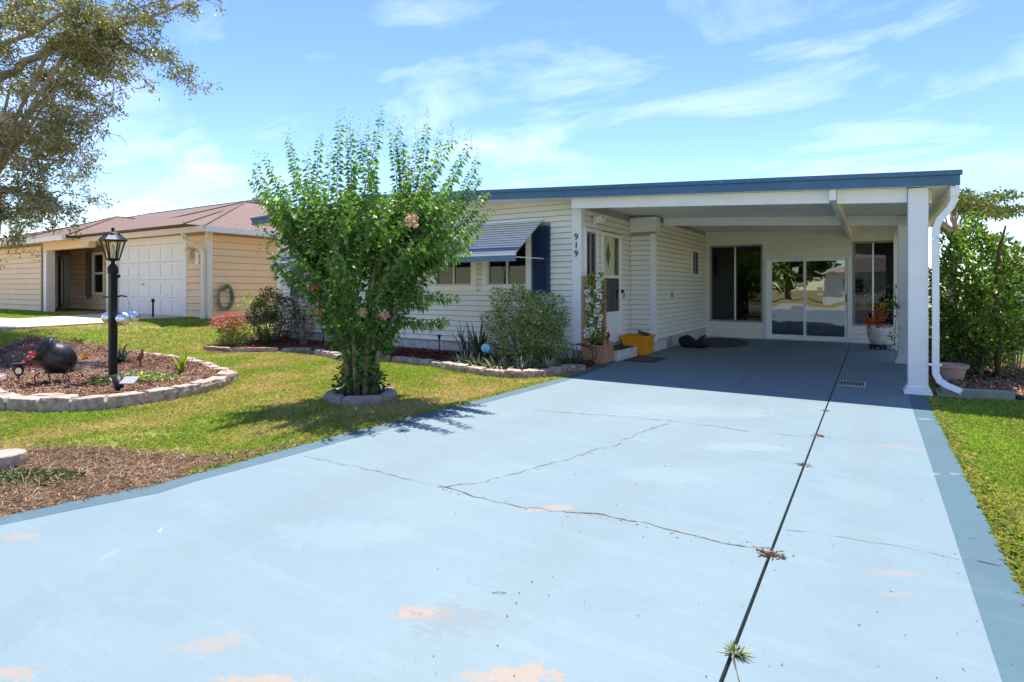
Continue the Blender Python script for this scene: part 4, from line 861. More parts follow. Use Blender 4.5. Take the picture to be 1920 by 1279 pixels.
def clump(px, py, name, label, cat, n, L, w, m, z=.05, **k):
    p = G(px, py, z); t = thing(name, label, cat, p); straps(t, 'leaf_clump', p, n, L, w, m, **k); return t
clump(340, 699, 'strap_plant', 'yellow green strap leaf plant at right end of lamp bed', 'plant', 34, .36, .035, 'yellow_strap', spread=.45)
clump(158, 677, 'bromeliad', 'low red bromeliad behind the cauldron planter', 'plant', 30, .18, .035, 'red_leaf', spread=1.0, arch=.35)
clump(225, 680, 'strap_plant', 'green broad strap plant behind the lamp post', 'plant', 16, .40, .06, 'strap', spread=.9)
clump(275, 716, 'bromeliad', 'small yellow bromeliad amid groundcover in the lamp bed', 'plant', 16, .18, .03, 'yellow_strap', spread=.8)
def patch(px, py, rx, ry, n, ls, m, name, label, h=.10, z=.05):
    p = G(px, py, z); t = thing(name, label, 'plant', p); a = rng.uniform(0, 6.28, n); r = np.sqrt(rng.random(n))
    u = r * np.cos(a) * rx; v = r * np.sin(a) * ry; P = np.stack([p.x + R3.x * u + F3.x * v, p.y + R3.y * u + F3.y * v, p.z + rng.random(n) * h * (1.1 - r)], 1)
    tag(leaves('foliage', P, sph(n) * np.array([1, 1, .5]) + np.array([0, 0, .45]), ls * rng.uniform(.6, 1.3, n), ls * .5, m, t, flatten=.4), kind='stuff'); return t
patch(262, 712, .55, .28, 900, .06, 'variegated', 'groundcover', 'cream and green groundcover patch beside the lamp post base', .12)
patch(140, 660, .35, .25, 420, .09, 'dark_shrub', 'groundcover', 'dark leafy plant behind the cauldron planter', .28)
patch(3, 655, .45, .4, 700, .12, 'dark_shrub', 'leafy_plant', 'dark green leafy plant at the left picture edge', .45)
patch(185, 722, .16, .12, 220, .05, 'strap', 'groundcover', 'small green tuft left of the solar spotlight', .12)
sp_ = G(222, 736, .04); so_ = thing('solar_spotlight', 'black solar spotlight with tilted panel by the front stones', 'spotlight', sp_)
m_ = MB(); m_.M = Matrix.Translation(sp_ + Vector((0, 0, .12))) @ (R3 * -.5 + F3 * .5 + Vector((0, 0, .7))).to_track_quat('Z', 'Y').to_matrix().to_4x4(); m_.lathe([(.035, -.09), (.05, -.07), (.06, .07), (.052, .075), (.045, .05)], 16); obj('lamp_head', m_, 'black_metal', so_, smooth=True)
obj('stake', MB().tube([sp_, sp_ + Vector((0, 0, .1))], .012, 6), 'black_metal', so_)
m_ = MB(); m_.M = Matrix.Translation(sp_ + R3 * .14 + Vector((0, 0, .15))) @ Matrix.Rotation(TH, 4, 'Z') @ Matrix.Rotation(.5, 4, 'X'); m_.box(-.09, .09, -.07, .07, -.008, .008); obj('solar_panel', m_, 'grey_metal', so_)
obj('arm', MB().tube([sp_ + Vector((0, 0, .08)), sp_ + R3 * .12 + Vector((0, 0, .14))], .008, 5), 'black_metal', so_)
s2 = G(35, 713, .04); sg = thing('solar_light', 'small round black solar light at left of the bed', 'path light', s2, 'path lights')
obj('stake', MB().tube([s2, s2 + Vector((0, 0, .09))], .012, 6), 'black_metal', sg); obj('ring', MB().tube([s2 + R3 * .06 * math.cos(a) + Vector((0, 0, .13 + .06 * math.sin(a))) for a in np.linspace(0, 6.283, 17)], .014, 6), 'black_metal', sg)
obj('disc', MB().tube([s2 + F3 * -.005 + Vector((0, 0, .13)), s2 + F3 * .005 + Vector((0, 0, .13))], .05, 14), 'silver', sg)
obj('panel', MB().lathe([(.02, s2.z + .19), (.03, s2.z + .22), (.10, s2.z + .225), (.10, s2.z + .24), (.02, s2.z + .245)], 14, s2.x, s2.y), 'black_metal', sg)
b_ = G(262, 688, .05); bd = thing('bird_ornament', 'rusty metal bird ornament standing near back of lamp bed', 'ornament', b_)
obj('leg', MB().tube([b_, b_ + Vector((0, 0, .13))], .008, 6).tube([b_ + R3 * .03, b_ + R3 * .02 + Vector((0, 0, .13))], .008, 6), 'rust', bd)
obj('body', MB().tube([b_ + R3 * -.05 + Vector((0, 0, .10)), b_ + Vector((0, 0, .15)), b_ + R3 * .035 + Vector((0, 0, .21)), b_ + R3 * .04 + Vector((0, 0, .26)), b_ + R3 * .045 + Vector((0, 0, .285)), b_ + R3 * .085 + Vector((0, 0, .28))], [.008, .038, .030, .016, .022, .003], 8), 'rust', bd, smooth=True)
fs = G(90, 745, .06); tag(obj('flat_stone', MB().prism([(fs.x + R3.x * u + F3.x * v, fs.y + R3.y * u + F3.y * v) for u, v in ((-.17, -.07), (.1, -.09), (.2, .03), (.05, .09), (-.12, .05))], 'z', .05, .10), 'stone', bevel=.01), 'flat pale stone lying inside the front of the lamp bed', 'stone')
# ---------------------------------------------------------------- beds along the house
rb = GP((735, 676), (800, 684), (850, 694), (905, 703), (960, 708), (1010, 707), (1040, 702), (1100, 691)); rb_in = [tuple(p[:2]) for p in rb] + [(-4.0, 9.1), (-4.2, 9.26), (-8.6, 9.26), (-8.9, 8.4)]
bed('mulch_bed', rb_in, .03); chips('mulch', rb_in, 15000, 'red_mulch', .045, .03, .35, .04, 'red brown mulch along the house front', rfun=lambda x, y: np.clip(rng.random(len(x)) * .8 + .35 * (x > -6.6) * (y < 8.4), 0, 1))  # outer right chips tinted paler, painting sunlight beyond the roof's shadow
arcblocks('stone_border', 'pale stone edging curving along the right front bed', 'edging', [tuple(p[:2]) for p in rb], .17, .36, -.05, .085, 'stone', side=1)
lb = GP((382, 656), (402, 660), (480, 660), (585, 657)); lb_in = [tuple(p[:2]) for p in lb] + [(-8.9, 8.3), (-8.6, 9.26), (-12.8, 9.26), (-13.0, 8.0)]
bed('mulch_bed', lb_in, .03); chips('mulch', lb_in, 9000, 'red_mulch', .045, .03, .35, .04, 'dark red mulch in the left front bed', zfun=isz)
arcblocks('stone_border', 'thin flat edging along the left front bed', 'edging', [tuple(p[:2]) for p in lb], .07, .9, -.05, .07, 'stone', side=1)
arcblocks('stone_border', 'short rough stone row behind the crape myrtle', 'edging', [tuple(p[:2]) for p in GP((590, 664), (640, 676), (690, 678), (735, 675))], .18, .30, -.05, .09, 'stone', side=1)
shrub('evergreen_shrub', 'dense dark green shrub at left front corner of house', 'shrub', (-12.0, 8.55, .66, .02), (.62, .50, .62), 5200, .055, 'dark_shrub')
P, D = blob((-12.75, 8.5, .95), (.3, .3, .25), 300)
yt = thing('yellow_shrub', 'yellow green shrub tips behind the dark corner shrub', 'shrub', (-12.8, 8.7, .05)); leaves('foliage', P, D + .4, .06, .03, 'yellow_strap', yt); obj('stem', MB().tube([(-12.8, 8.7, .05), (-12.75, 8.55, .9)], .012, 5), 'bark', yt)
shrub('dry_shrub', 'reddish brown dry shrub between dark shrub and house wall', 'shrub', (-11.05, 8.65, .62, .02), (.25, .25, .56), 1700, .045, 'red_shrub', wd=.4, twigs=12)
pk = shrub('flowering_shrub', 'pink flowering shrub at the left end of front bed', 'shrub', (-12.0, 7.55, .30, .02), (.36, .32, .32), 1500, .055, 'bright_shrub')
P, D = blob((-12.1, 7.5, .58), (.36, .3, .20), 650); leaves('blossoms', P, D + rng.normal(size=D.shape) * .5, .05, .035, 'pink', pk)
def clumpw(x, y, name, label, n, L, w, m, **k):
    t = thing(name, label, 'plant', (x, y, .02)); straps(t, 'leaf_clump', (x, y, .02), n, L, w, m, **k); return t
clumpw(-11.35, 7.9, 'strap_plant', 'spiky green strap plant before the dark corner shrub', 30, .62, .055, 'strap', spread=.55)
clumpw(-9.55, 8.7, 'strap_plant', 'spiky green plant against wall left of crape myrtle', 26, .60, .05, 'strap', spread=.6)
clumpw(-6.2, 8.72, 'strap_plant', 'tall dark sword leaf plant left of the variegated shrub', 40, .72, .055, 'strap', spread=.5, arch=.3)
pu = thing('purple_stems', 'thin purple spikes left of the sword leaf plant', 'plant', (-6.5, 8.75, .02)); mb = MB()
for k in range(14):
    a = random.uniform(-.5, .5); mb.tube([(-6.5 + .08 * a, 8.75, .02), (-6.5 + .25 * a, 8.72 + random.uniform(-.1, .1), .3), (-6.55 + .35 * a, 8.7 + random.uniform(-.12, .12), random.uniform(.4, .75))], [.012, .011, .004], 5)
obj('spikes', mb, 'purple', pu)
vs_ = shrub('variegated_shrub', 'rounded cream and green variegated shrub below the blue shutter', 'shrub', (-5.15, 8.62, .70, .02), (.70, .48, .60), 7800, .055, 'variegated', boxy=.45)
P, D = blob((-4.80, 8.5, .60), (.45, .40, .55), 1500); leaves('green_side', P, D + rng.normal(size=D.shape) * .6, .055, .028, 'bright_shrub', vs_)
tp = thing('seedling', 'little pointed green sprig poking above the variegated shrub', 'plant', (-5.2, 8.7, 1.15)); straps(tp, 'leaf_clump', (-5.2, 8.7, 1.12), 12, .24, .03, 'strap', spread=.25)
for k, (x, y, l) in enumerate(((-5.95, 7.95, 'leftmost'), (-5.55, 7.8, 'second'), (-5.15, 7.75, 'third'), (-4.75, 7.85, 'fourth'), (-4.45, 8.2, 'fifth'))):
    clumpw(x, y, 'liriope_clump', '%s from left of the striped grass clumps behind stone edging' % l if k else 'leftmost of the striped grass clumps behind stone edging', 75, .34, .018, 'liriope', spread=1.1, arch=.6, r0=.16)
clumpw(-4.30, 8.75, 'strap_plant', 'dark green low plant at the house corner trim', 60, .34, .03, 'strap', spread=1.0, arch=.5, r0=.2)
patch(1045, 668, .25, .2, 260, .06, 'dark_shrub', 'groundcover', 'dark low foliage right of the variegated shrub', .3, .03)
bw_ = G(955, 668, .25); bw_ = Vector((-5.55, 8.02, .30)); bo = thing('glass_bowl', 'aqua glass garden bowl on a stake in front bed', 'ornament', (bw_.x, bw_.y, .03))
obj('stake', MB().tube([(bw_.x, bw_.y, .03), (bw_.x, bw_.y, .28)], .01, 6), 'black_metal', bo)
m_ = MB(); m_.M = Matrix.Translation(bw_ + Vector((0, 0, .02))) @ (-F3 * .8 + Vector((0, 0, .6))).to_track_quat('Z', 'Y').to_matrix().to_4x4(); m_.lathe([(.01, -.06), (.05, -.055), (.068, -.03), (.078, .0), (.073, .0), (.05, -.04), (.005, -.048)], 18, cap=False); obj('bowl', m_, 'aqua', bo, smooth=True)
for k, (x, y, l) in enumerate(((-7.45, 9.12, 'black path light stake against white wall right of crape myrtle'), (-10.85, 9.05, 'black path light stake beside the dry red shrub'))):
    t = thing('path_light', l, 'path light', (x, y, .02), 'path lights'); obj('stake', MB().tube([(x, y, .02), (x, y, .30)], .012, 6), 'black_metal', t); obj('cap', MB().lathe([(.02, .28), (.025, .34), (.055, .355), (.05, .37), (.01, .38)], 12, x, y), 'black_metal', t)
# ---------------------------------------------------------------- things at the entry
pl = thing('planter_box', 'wooden planter box with tall trellis beside the entry step', 'planter', (-4.1, 9.5, 0))
for i in range(5):
    x = -4.28 + i * .068; obj('slat', MB().box(x, x + .064, 9.27, 9.29, .02, .31), 'wood', pl)
for i in range(6):
    y = 9.29 + i * .072; obj('slat', MB().box(-3.96, -3.94, y, y + .068, .02, .31), 'wood', pl)
obj('box_core', MB().box(-4.28, -3.965, 9.295, 9.72, .01, .27), 'wood', pl); obj('rim', MB().box(-4.30, -3.92, 9.25, 9.30, .31, .335).box(-3.97, -3.92, 9.30, 9.74, .31, .335), 'wood', pl)
obj('trellis_post', MB().box(-4.33, -4.28, 9.24, 9.28, .0, 1.54), 'wood', pl); obj('trellis_post', MB().box(-3.96, -3.92, 9.31, 9.345, .335, 1.50), 'wood', pl)
for i in range(6): obj('trellis_rail', MB().box(-4.28, -3.96, 9.315, 9.335, .42 + i * .2, .44 + i * .2), 'wood', pl)
vf = thing('flowering_vine', 'yellow green vine with white roses on the planter trellis', 'vine', (-4.1, 9.33, .32))
n = 1000; P = np.stack([rng.uniform(-4.27, -3.93, n), rng.normal(9.31, .045, n), rng.uniform(.40, 1.58, n)], 1); leaves('foliage', P, sph(n) + np.array([.3, -.8, 0]), .065, .042, 'vine', vf)
for k in range(17):
    c = np.array([rng.uniform(-4.24, -3.97), 9.22, .50 + 1.02 * (k + .5) / 17 + rng.uniform(-.04, .04)]); P = c + sph(30) * np.array([.022, .012, .022]); leaves('rose', P, P - c + rng.normal(size=P.shape) * .008, .042, .036, MATS['white_petal'], vf)
rr_ = thing('potted_blooms', 'red and dark flowers filling the wooden planter box', 'flowers', (-4.1, 9.5, .28)); P = np.stack([rng.uniform(-4.24, -3.98, 260), rng.uniform(9.32, 9.70, 260), rng.uniform(.30, .42, 260)], 1)
leaves('foliage', P, sph(260) + np.array([.2, -.2, .5]), .06, .03, 'red_shrub', rr_); c = np.array([-4.02, 9.52, .50]); P = c + sph(40) * .05; leaves('red_bloom', P, P - c, .06, .05, MATS['red_petal'], rr_)
wc = thing('wire_plant_cart', 'black scrolled wire plant cart in front of the planter box', 'plant cart', (-4.2, 9.05, 0)); q = lambda x, y, z: (x, y, z)
obj('frame', MB().tube([q(-4.42, 9.0, .34), q(-4.32, 9.0, .36), q(-4.12, 9.0, .33), q(-4.02, 9.0, .26), q(-4.02, 9.0, .14), q(-4.1, 9.0, .04)], .008, 6).tube([q(-4.42, 9.14, .34), q(-4.32, 9.14, .36), q(-4.12, 9.14, .33), q(-4.02, 9.14, .26), q(-4.02, 9.14, .14), q(-4.1, 9.14, .04)], .008, 6).tube([q(-4.40, 9.0, .33), q(-4.36, 9.0, .15), q(-4.38, 9.0, .01)], .008, 6).tube([q(-4.40, 9.14, .33), q(-4.36, 9.14, .15), q(-4.38, 9.14, .01)], .008, 6).tube([q(-4.1, 9.0, .04), q(-4.1, 9.14, .04)], .006, 5).tube([q(-4.36, 9.0, .15), q(-4.36, 9.14, .15)], .006, 5), 'black_metal', wc)
obj('wheel', MB().tube([q(-4.04 + .045 * math.cos(a), 8.98, .05 + .045 * math.sin(a)) for a in np.linspace(0, 6.283, 15)], .007, 5), 'black_metal', wc)
es = thing('entry_step', 'speckled pale concrete entry step below storm door', 'step', (-4.1, 10.4, 0)); obj('slab', MB().box(XS + .02, -3.90, 9.85, 10.86, 0, .185), 'block', es, bevel=.012)
tag(obj('step_mat', MB().box(XS + .08, -3.94, 10.0, 10.75, .187, .20), 'black_rubber', bevel=.004), 'black rubber mat lying on the entry step', 'mat')
bn = thing('storage_bin', 'yellow plastic storage bin next to the entry step', 'bin', (-4.0, 11.3, 0)); mb = MB()
def taper(mb, x0, x1, y0, y1, z0, z1, d):
    return mb.add([(x0 + d, y0 + d, z0), (x1 - d, y0 + d, z0), (x1 - d, y1 - d, z0), (x0 + d, y1 - d, z0), (x0, y0, z1), (x1, y0, z1), (x1, y1, z1), (x0, y1, z1)], [(0, 3, 2, 1), (0, 1, 5, 4), (1, 2, 6, 5), (2, 3, 7, 6), (3, 0, 4, 7)])
ob = obj('tub', taper(mb, -4.28, -3.76, 10.98, 11.48, 0.004, .37, .035), 'yellow_plastic', bn); so2 = ob.modifiers.new('solid', 'SOLIDIFY'); so2.thickness = .008
obj('rim', MB().box(-4.30, -3.74, 10.96, 10.985, .345, .38).box(-4.30, -3.74, 11.475, 11.50, .345, .38).box(-4.30, -4.275, 10.985, 11.475, .345, .38).box(-3.765, -3.74, 10.985, 11.475, .345, .38), 'yellow_plastic', bn, bevel=.006)
obj('handle', MB().box(-3.762, -3.735, 11.12, 11.34, .26, .285), 'yellow_plastic', bn)
m_ = MB(); m_.M = Matrix.Translation((-3.9, 11.3, .40)) @ Matrix.Rotation(.35, 4, 'Y') @ Matrix.Rotation(.5, 4, 'Z'); m_.box(-.14, .14, -.1, .1, -.02, .02); tag(obj('folded_cloth', m_, 'purple', bevel=.012), 'dark folded cloth resting in the yellow bin', 'cloth')
dm = thing('doormat', 'dark doormat with red centre on the carport floor', 'mat', (-3.5, 10.35, 0)); obj('border', MB().box(-3.84, -3.30, 9.98, 10.78, .001, .012), 'mat_dark', dm); obj('centre', MB().box(-3.72, -3.42, 10.12, 10.64, .012, .016), 'mat_red', dm)
bgm = thing('oval_rug', 'dark oval rug by the left sunroom window', 'rug', (-3.05, 14.7, 0)); m_ = MB(); m_.M = Matrix.Translation((-3.1, 14.5, 0)) @ Matrix.Rotation(.12, 4, 'Z') @ Matrix.Diagonal((.62, 1.25, 1, 1)); m_.lathe([(1.0, .002), (1.0, .012), (.9, .016), (.02, .016)], 36); obj('pile', m_, 'mat_dark', bgm)
sl_ = thing('slumped_bag', 'black cloth bag slumped at the front of the oval rug', 'bag', (-3.35, 13.0, 0)); mb = MB().sphere((-3.52, 13.0, .13), .19, 14, 10, (1.0, .8, .75)).sphere((-3.25, 12.98, .07), .17, 12, 8, (1.3, .7, .42)).tube([(-3.3, 13.0, .1), (-3.2, 13.0, .2), (-3.13, 13.02, .30)], [.06, .045, .015], 8); mb.v = [(x + .012 * math.sin(40 * z + 9 * x), y + .012 * math.sin(33 * x), max(z + .012 * math.sin(27 * x + 31 * y), .002)) for x, y, z in mb.v]; obj('fabric', mb, 'black_cloth', sl_, smooth=True)
pt = thing('stone_planter', 'pale round stone planter on black wheeled caddy by sunroom', 'planter', (.10, 14.8, 0))
obj('bowl', MB().lathe([(.10, .10), (.135, .115), (.18, .22), (.21, .35), (.218, .46), (.206, .47), (.19, .45), (.18, .40), (.02, .40)], 28, .10, 14.8), 'pot_stone', pt, smooth=True)
obj('caddy', MB().lathe([(.15, .06), (.17, .07), (.17, .09), (.15, .10)], 20, .10, 14.8), 'black_metal', pt)
for a in (.4, 1.97, 3.5, 5.1): obj('wheel', MB().sphere((.10 + .14 * math.cos(a), 14.8 + .14 * math.sin(a), .032), .032, 10, 6), 'black_metal', pt, smooth=True)
cr_ = thing('croton', 'red and orange croton growing in the stone planter', 'plant', (.10, 14.8, .40)); n = 120
P = np.concatenate([np.array([.14, 14.78, .74]) + rng.normal(size=(n, 3)) * np.array([.06, .06, .13]), np.array([-.04, 14.75, .58]) + rng.normal(size=(60, 3)) * .04]); leaves('foliage', P, sph(n + 60) + np.array([0, 0, .4]), .085, .04, 'red_leaf', cr_, rnd=np.clip(.25 + (P[:, 2] - .6) * .9 + rng.normal(0, .25, len(P)), 0, 1)); mb = MB()
for k in range(7): a = k * .9; mb.tube([(.10, 14.8, .42), (.1 + .05 * math.cos(a), 14.8 + .05 * math.sin(a), .6), (.12 + .10 * math.cos(a), 14.76 + .1 * math.sin(a), .85)], .008, 5)
obj('stem', mb, 'rust', cr_)
gr_ = thing('drain_grate', 'small rusty brick drain grate set beside the floor joint', 'grate', (-.24, 9.3, 0)); obj('frame', MB().box(-.40, -.08, 9.08, 9.10, .002, .010).box(-.40, -.08, 9.50, 9.52, .002, .010).box(-.10, -.08, 9.10, 9.50, .002, .010), 'block', gr_); obj('pit', MB().box(-.40, -.10, 9.10, 9.50, .002, .004), 'dark_joint', gr_)
for i in range(8): obj('bar', MB().box(-.395 + i * .037, -.375 + i * .037, 9.10, 9.50, .004, .010), 'grate', gr_)
vi = thing('climbing_vine', 'thin green vine climbing the second carport post', 'vine', (.36, 12.2, 0)); obj('stem', MB().tube([(.34, 12.2, 0), (.33, 12.18, .5), (.36, 12.2, .9), (.33, 12.19, 1.35)], .006, 5), 'hose_green', vi); P = np.stack([rng.normal(.30, .06, 70), rng.normal(12.16, .05, 70), np.concatenate([rng.uniform(.9, 1.1, 35), rng.uniform(.1, 1.4, 35)])], 1); leaves('foliage', P, sph(70) + np.array([-.4, -.3, 0]), .085, .045, 'bright_shrub', vi)
# ---------------------------------------------------------------- right side bed
rmb = [(.72, 8.98), (1.25, 9.1), (1.75, 9.35), (2.5, 10.2), (2.6, 12.5), (2.2, 13.2), (.75, 13.2)]
bed('mulch_bed', rmb, .03); chips('mulch', rmb, 7000, 'mulch', .06, .03, .3, .05, 'brown leaf mulch in the right side bed')
te = thing('edging_timber', 'grey green edging timber in front of the right mulch bed', 'edging', (1.1, 8.95, 0)); obj('timber', MB().box(0, .72, -.05, .05, -.03, .10), 'green_timber', te, bevel=.01); te.children[0].rotation_euler = (0, 0, .12); te.children[0].location = (.72, 8.93, 0)
tag(obj('bed_edging', MB().tube([(1.45, 9.02, .03), (1.8, 9.2, .03), (2.4, 9.9, .04), (2.9, 10.8, .04)], .028, 6), 'black_rubber'), 'black plastic edging strip bending round the right bed', 'edging')
tp_ = thing('terracotta_pot', 'pinkish terracotta pot tucked behind the downspout', 'pot', (.95, 10.1, .03)); obj('pot', MB().lathe([(.11, .03), (.16, .22), (.185, .225), (.19, .27), (.165, .27), (.15, .2), (.02, .2)], 20, .95, 10.1), 'terracotta', tp_, smooth=False)
shrub('tall_shrub', 'tall bright green climbing shrub right of the carport', 'shrub', (1.32, 11.0, 1.22, .02), (.60, .7, 1.10), 8200, .085, 'bright_shrub', twigs=10, wd=.5)
P, D = blob((1.02, 10.7, .5), (.32, .35, .5), 1300); fn = thing('fern', 'dark ferny foliage at the foot of the tall shrub', 'plant', (1.05, 10.6, .02)); leaves('foliage', P, D + rng.normal(size=D.shape), .08, .03, 'dark_shrub', fn)
tr_ = thing('trellis_post', 'dark weathered trunk post standing within the tall shrub', 'post', (1.5, 10.55, .02)); obj('trunk', MB().tube([(1.5, 10.6, .02), (1.52, 10.6, .6), (1.48, 10.52, 1.3), (1.50, 10.42, 1.9), (1.56, 10.36, 2.2)], [.04, .035, .03, .025, .012], 8), 'debris', tr_, smooth=True)
pk2 = shrub('pink_crape_shrub', 'pink flowering shrub right of the tall green shrub', 'shrub', (1.88, 11.8, 1.05, .02), (.40, .45, .75), 2000, .075, 'bright_shrub', twigs=8)
for c in ((1.85, 11.4, 1.72), (2.30, 11.7, 1.70), (2.02, 11.5, 1.78)): P = np.array(c) + sph(90) * np.array([.13, .13, .09]); leaves('blossoms', P, sph(90), .04, .03, 'pale_pink', pk2)
wl_ = thing('white_lattice', 'small white lattice stake with blue top beyond right bed', 'lattice', (1.95, 13.4, GL))
for i in range(3): obj('bar', MB().box(1.88 + i * .07, 1.90 + i * .07, 13.4, 13.42, GL, .42), 'white_metal', wl_)
for i in range(4): obj('bar', MB().box(1.88, 2.04, 13.385, 13.398, .05 + i * .1, .07 + i * .1), 'white_metal', wl_)
obj('blue_top', MB().sphere((1.96, 13.4, .48), .07, 10, 6), 'aqua', wl_)
rf2 = thing('red_flowers', 'few red blooms near right edge beyond the shrub', 'flowers', (3.4, 19.5, GL)); P = np.array([3.4, 19.5, .15]) + rng.normal(size=(40, 3)) * np.array([.12, .12, .06]); leaves('petals', P, sph(40), .08, .06, MATS['red_petal'], rf2); leaves('foliage', P - np.array([0, 0, .08]), sph(40), .1, .03, 'strap', rf2)
# flat topped tree far behind the shrub
ft = thing('far_tree', 'flat topped spreading tree far behind the tall shrub', 'tree', (3.4, 37, 0)); tb = Vector((3.4, 37, 0)); mb = MB().tube([tb, tb + Vector((.1, 0, 2.5)), tb + Vector((.5, 0, 4))], [.25, .2, .14], 8); P_ = []
for k in range(26):
    u = random.uniform(-2.6, 2.6); v = random.uniform(-2.4, 2.4); e = tb + Vector((u, v, 6.3 - .22 * abs(u) ** 1.7 * (1 if u > 0 else .5) - random.random() * .8)); mb.tube([tb + Vector((.3, 0, 3.3 + random.random())), tb + Vector((u * .5, v * .5, 4.7)), e], [.07, .045, .02], 5)
    P, D = blob(e, (.85, .85, .28), 420, .2); P_.append(P)
obj('trunk', mb, 'bark', ft); P_ = np.concatenate(P_); tag(leaves('crown', P_, sph(len(P_)), .16, .09, 'far_leaf', ft), kind='stuff')
# trees across the street, mirrored in the glass
ST = [(-11.5, -26, 6.5), (-7.2, -30, 7.0), (-17, -34, 7.0)]
for k, (x, y, h) in enumerate(ST):
    o_ = sorted(q_[0] for q_ in ST).index(x)
    t = thing('street_tree', '%s from the west of the green trees across the street' % ('first', 'second', 'third')[o_], 'tree', (x, y, GL), 'trees across the street')
    obj('trunk', MB().tube([(x, y, GL - .05), (x + .1, y, h * .4), (x, y, h * .65)], [.25, .18, .08], 8), 'bark', t); P_ = np.concatenate([blob((x + random.uniform(-3, 3), y + random.uniform(-2, 2), h * random.uniform(.3, .85)), (2.2, 2.0, 1.6), 420, .3)[0] for _ in range(10)]); tag(leaves('crown', P_, sph(len(P_)), .42, .28, 'bright_shrub', t), kind='stuff')
# ---------------------------------------------------------------- oak reaching in from the left
OB = Vector((-17.2, 4.6, .47)); oak = thing('oak_tree', 'big oak leaning in from the left with bare twiggy limbs', 'tree', OB)
OD = 12.5
trunk_top = OB + Vector((.3, .2, 3.2))
obj('trunk', MB().tube([OB - Vector((0, 0, .1)), OB + Vector((.05, .0, 1.2)), OB + Vector((.15, .1, 2.3)), trunk_top], [.42, .34, .31, .27], 12), 'bark', oak, smooth=True)
limbs = [([(-150, 120), (-60, 60), (20, 25), (60, -10), (110, -60)], 12.6, .15), ([(-120, 200), (-20, 160), (45, 115), (105, 85), (160, 62), (235, 48), (320, 18), (380, -5)], 12.2, .12),
         ([(-100, 300), (-30, 260), (40, 230), (85, 185), (130, 140), (165, 95), (190, 60)], 13.1, .10), ([(150, 62), (205, 60), (262, 102), (290, 88), (318, 110), (345, 150), (362, 158)], 12.1, .05),
         ([(95, 90), (150, 92), (185, 118), (218, 138)], 12.0, .045), ([(-60, 330), (10, 290), (60, 300), (110, 300), (150, 268)], 12.8, .06), ([(-90, 360), (0, 352), (50, 372), (90, 385), (125, 362)], 12.4, .05),
         ([(-80, 420), (-10, 392), (30, 408), (42, 432)], 12.9, .04), ([(-60, 250), (20, 215), (75, 222), (130, 235), (150, 225)], 11.8, .06), ([(-40, 120), (40, 70), (120, 22), (170, -20)], 11.5, .08), ([(40, 230), (75, 262), (110, 275), (140, 285)], 12.6, .03),
         ([(200, 55), (240, 25), (290, 5), (330, -15)], 12.3, .035), ([(-40, 270), (30, 268), (90, 250), (135, 268)], 13.4, .04), ([(20, 160), (75, 150), (125, 165), (180, 158)], 12.9, .035)]
nodes = []
for pts, d, r in limbs:
    w = [AT(x, y, d + .35 * math.sin(i * 1.7 + d * 5)) for i, (x, y) in enumerate(pts)]; q = [w[0]]
    for a, b in zip(w[:-1], w[1:]):
        for u in (.33, .66, 1): q.append(a.lerp(b, u) + Vector((random.uniform(-1, 1), random.uniform(-1, 1), random.uniform(-1, 1))) * .06 * (u < 1))
    base = [trunk_top.lerp(w[0], .5) + Vector((0, 0, .2))]; base = [trunk_top] + base
    full = base + q; obj('limb', MB().tube(full, list(np.linspace(r * .95, r * .16, len(full))), 7), 'bark', oak, smooth=True); nodes += [(p, pts[min(i // 3, len(pts) - 1)]) for i, p in enumerate(q)]
tw = MB(); leafP = []; leafD = []
def oaktwig(p, d, L, depth, leafy):
    q = [p]; dd = d
    for i in range(4):
        dd = (dd + Vector((random.gauss(0, .35), random.gauss(0, .35), random.gauss(-.03, .3)))).normalized(); q.append(q[-1] + dd * L / 4)
    tw.tube(q, list(np.linspace(.009 if depth else .015, .003, 5)), 4)
    if random.random() < leafy:
        for s in q[2:]:
            n = random.randint(5, 11); leafP.append(np.array(s) + rng.normal(size=(n, 3)) * .07); leafD.append(rng.normal(size=(n, 3)) + np.array(dd) * .6)
    if depth < 2:
        for s in q[1:]:
            if random.random() < .8: oaktwig(s, (dd + Vector((random.gauss(0, 1), random.gauss(0, 1), random.gauss(-.1, .7)))).normalized(), L * random.uniform(.45, .75), depth + 1, leafy)
for p, (px, py) in nodes:
    lf = .42 if py < 100 or py > 330 else .24
    if px > 190: lf = .5
    k = 2
    for _ in range(k): oaktwig(p, Vector((random.gauss(0, 1), random.gauss(0, 1), random.gauss(-.1, .8))).normalized(), random.uniform(.35, .8) if px < 200 else random.uniform(.2, .42), 0 if px < 200 else 1, lf)
obj('twigs', tw, 'bark', oak)['kind'] = 'stuff'
leafP = np.concatenate(leafP); leafD = np.concatenate(leafD); tag(leaves('crown', leafP, leafD, .080 * rng.uniform(.6, 1.3, len(leafP)), .036, 'oak', oak), kind='stuff')
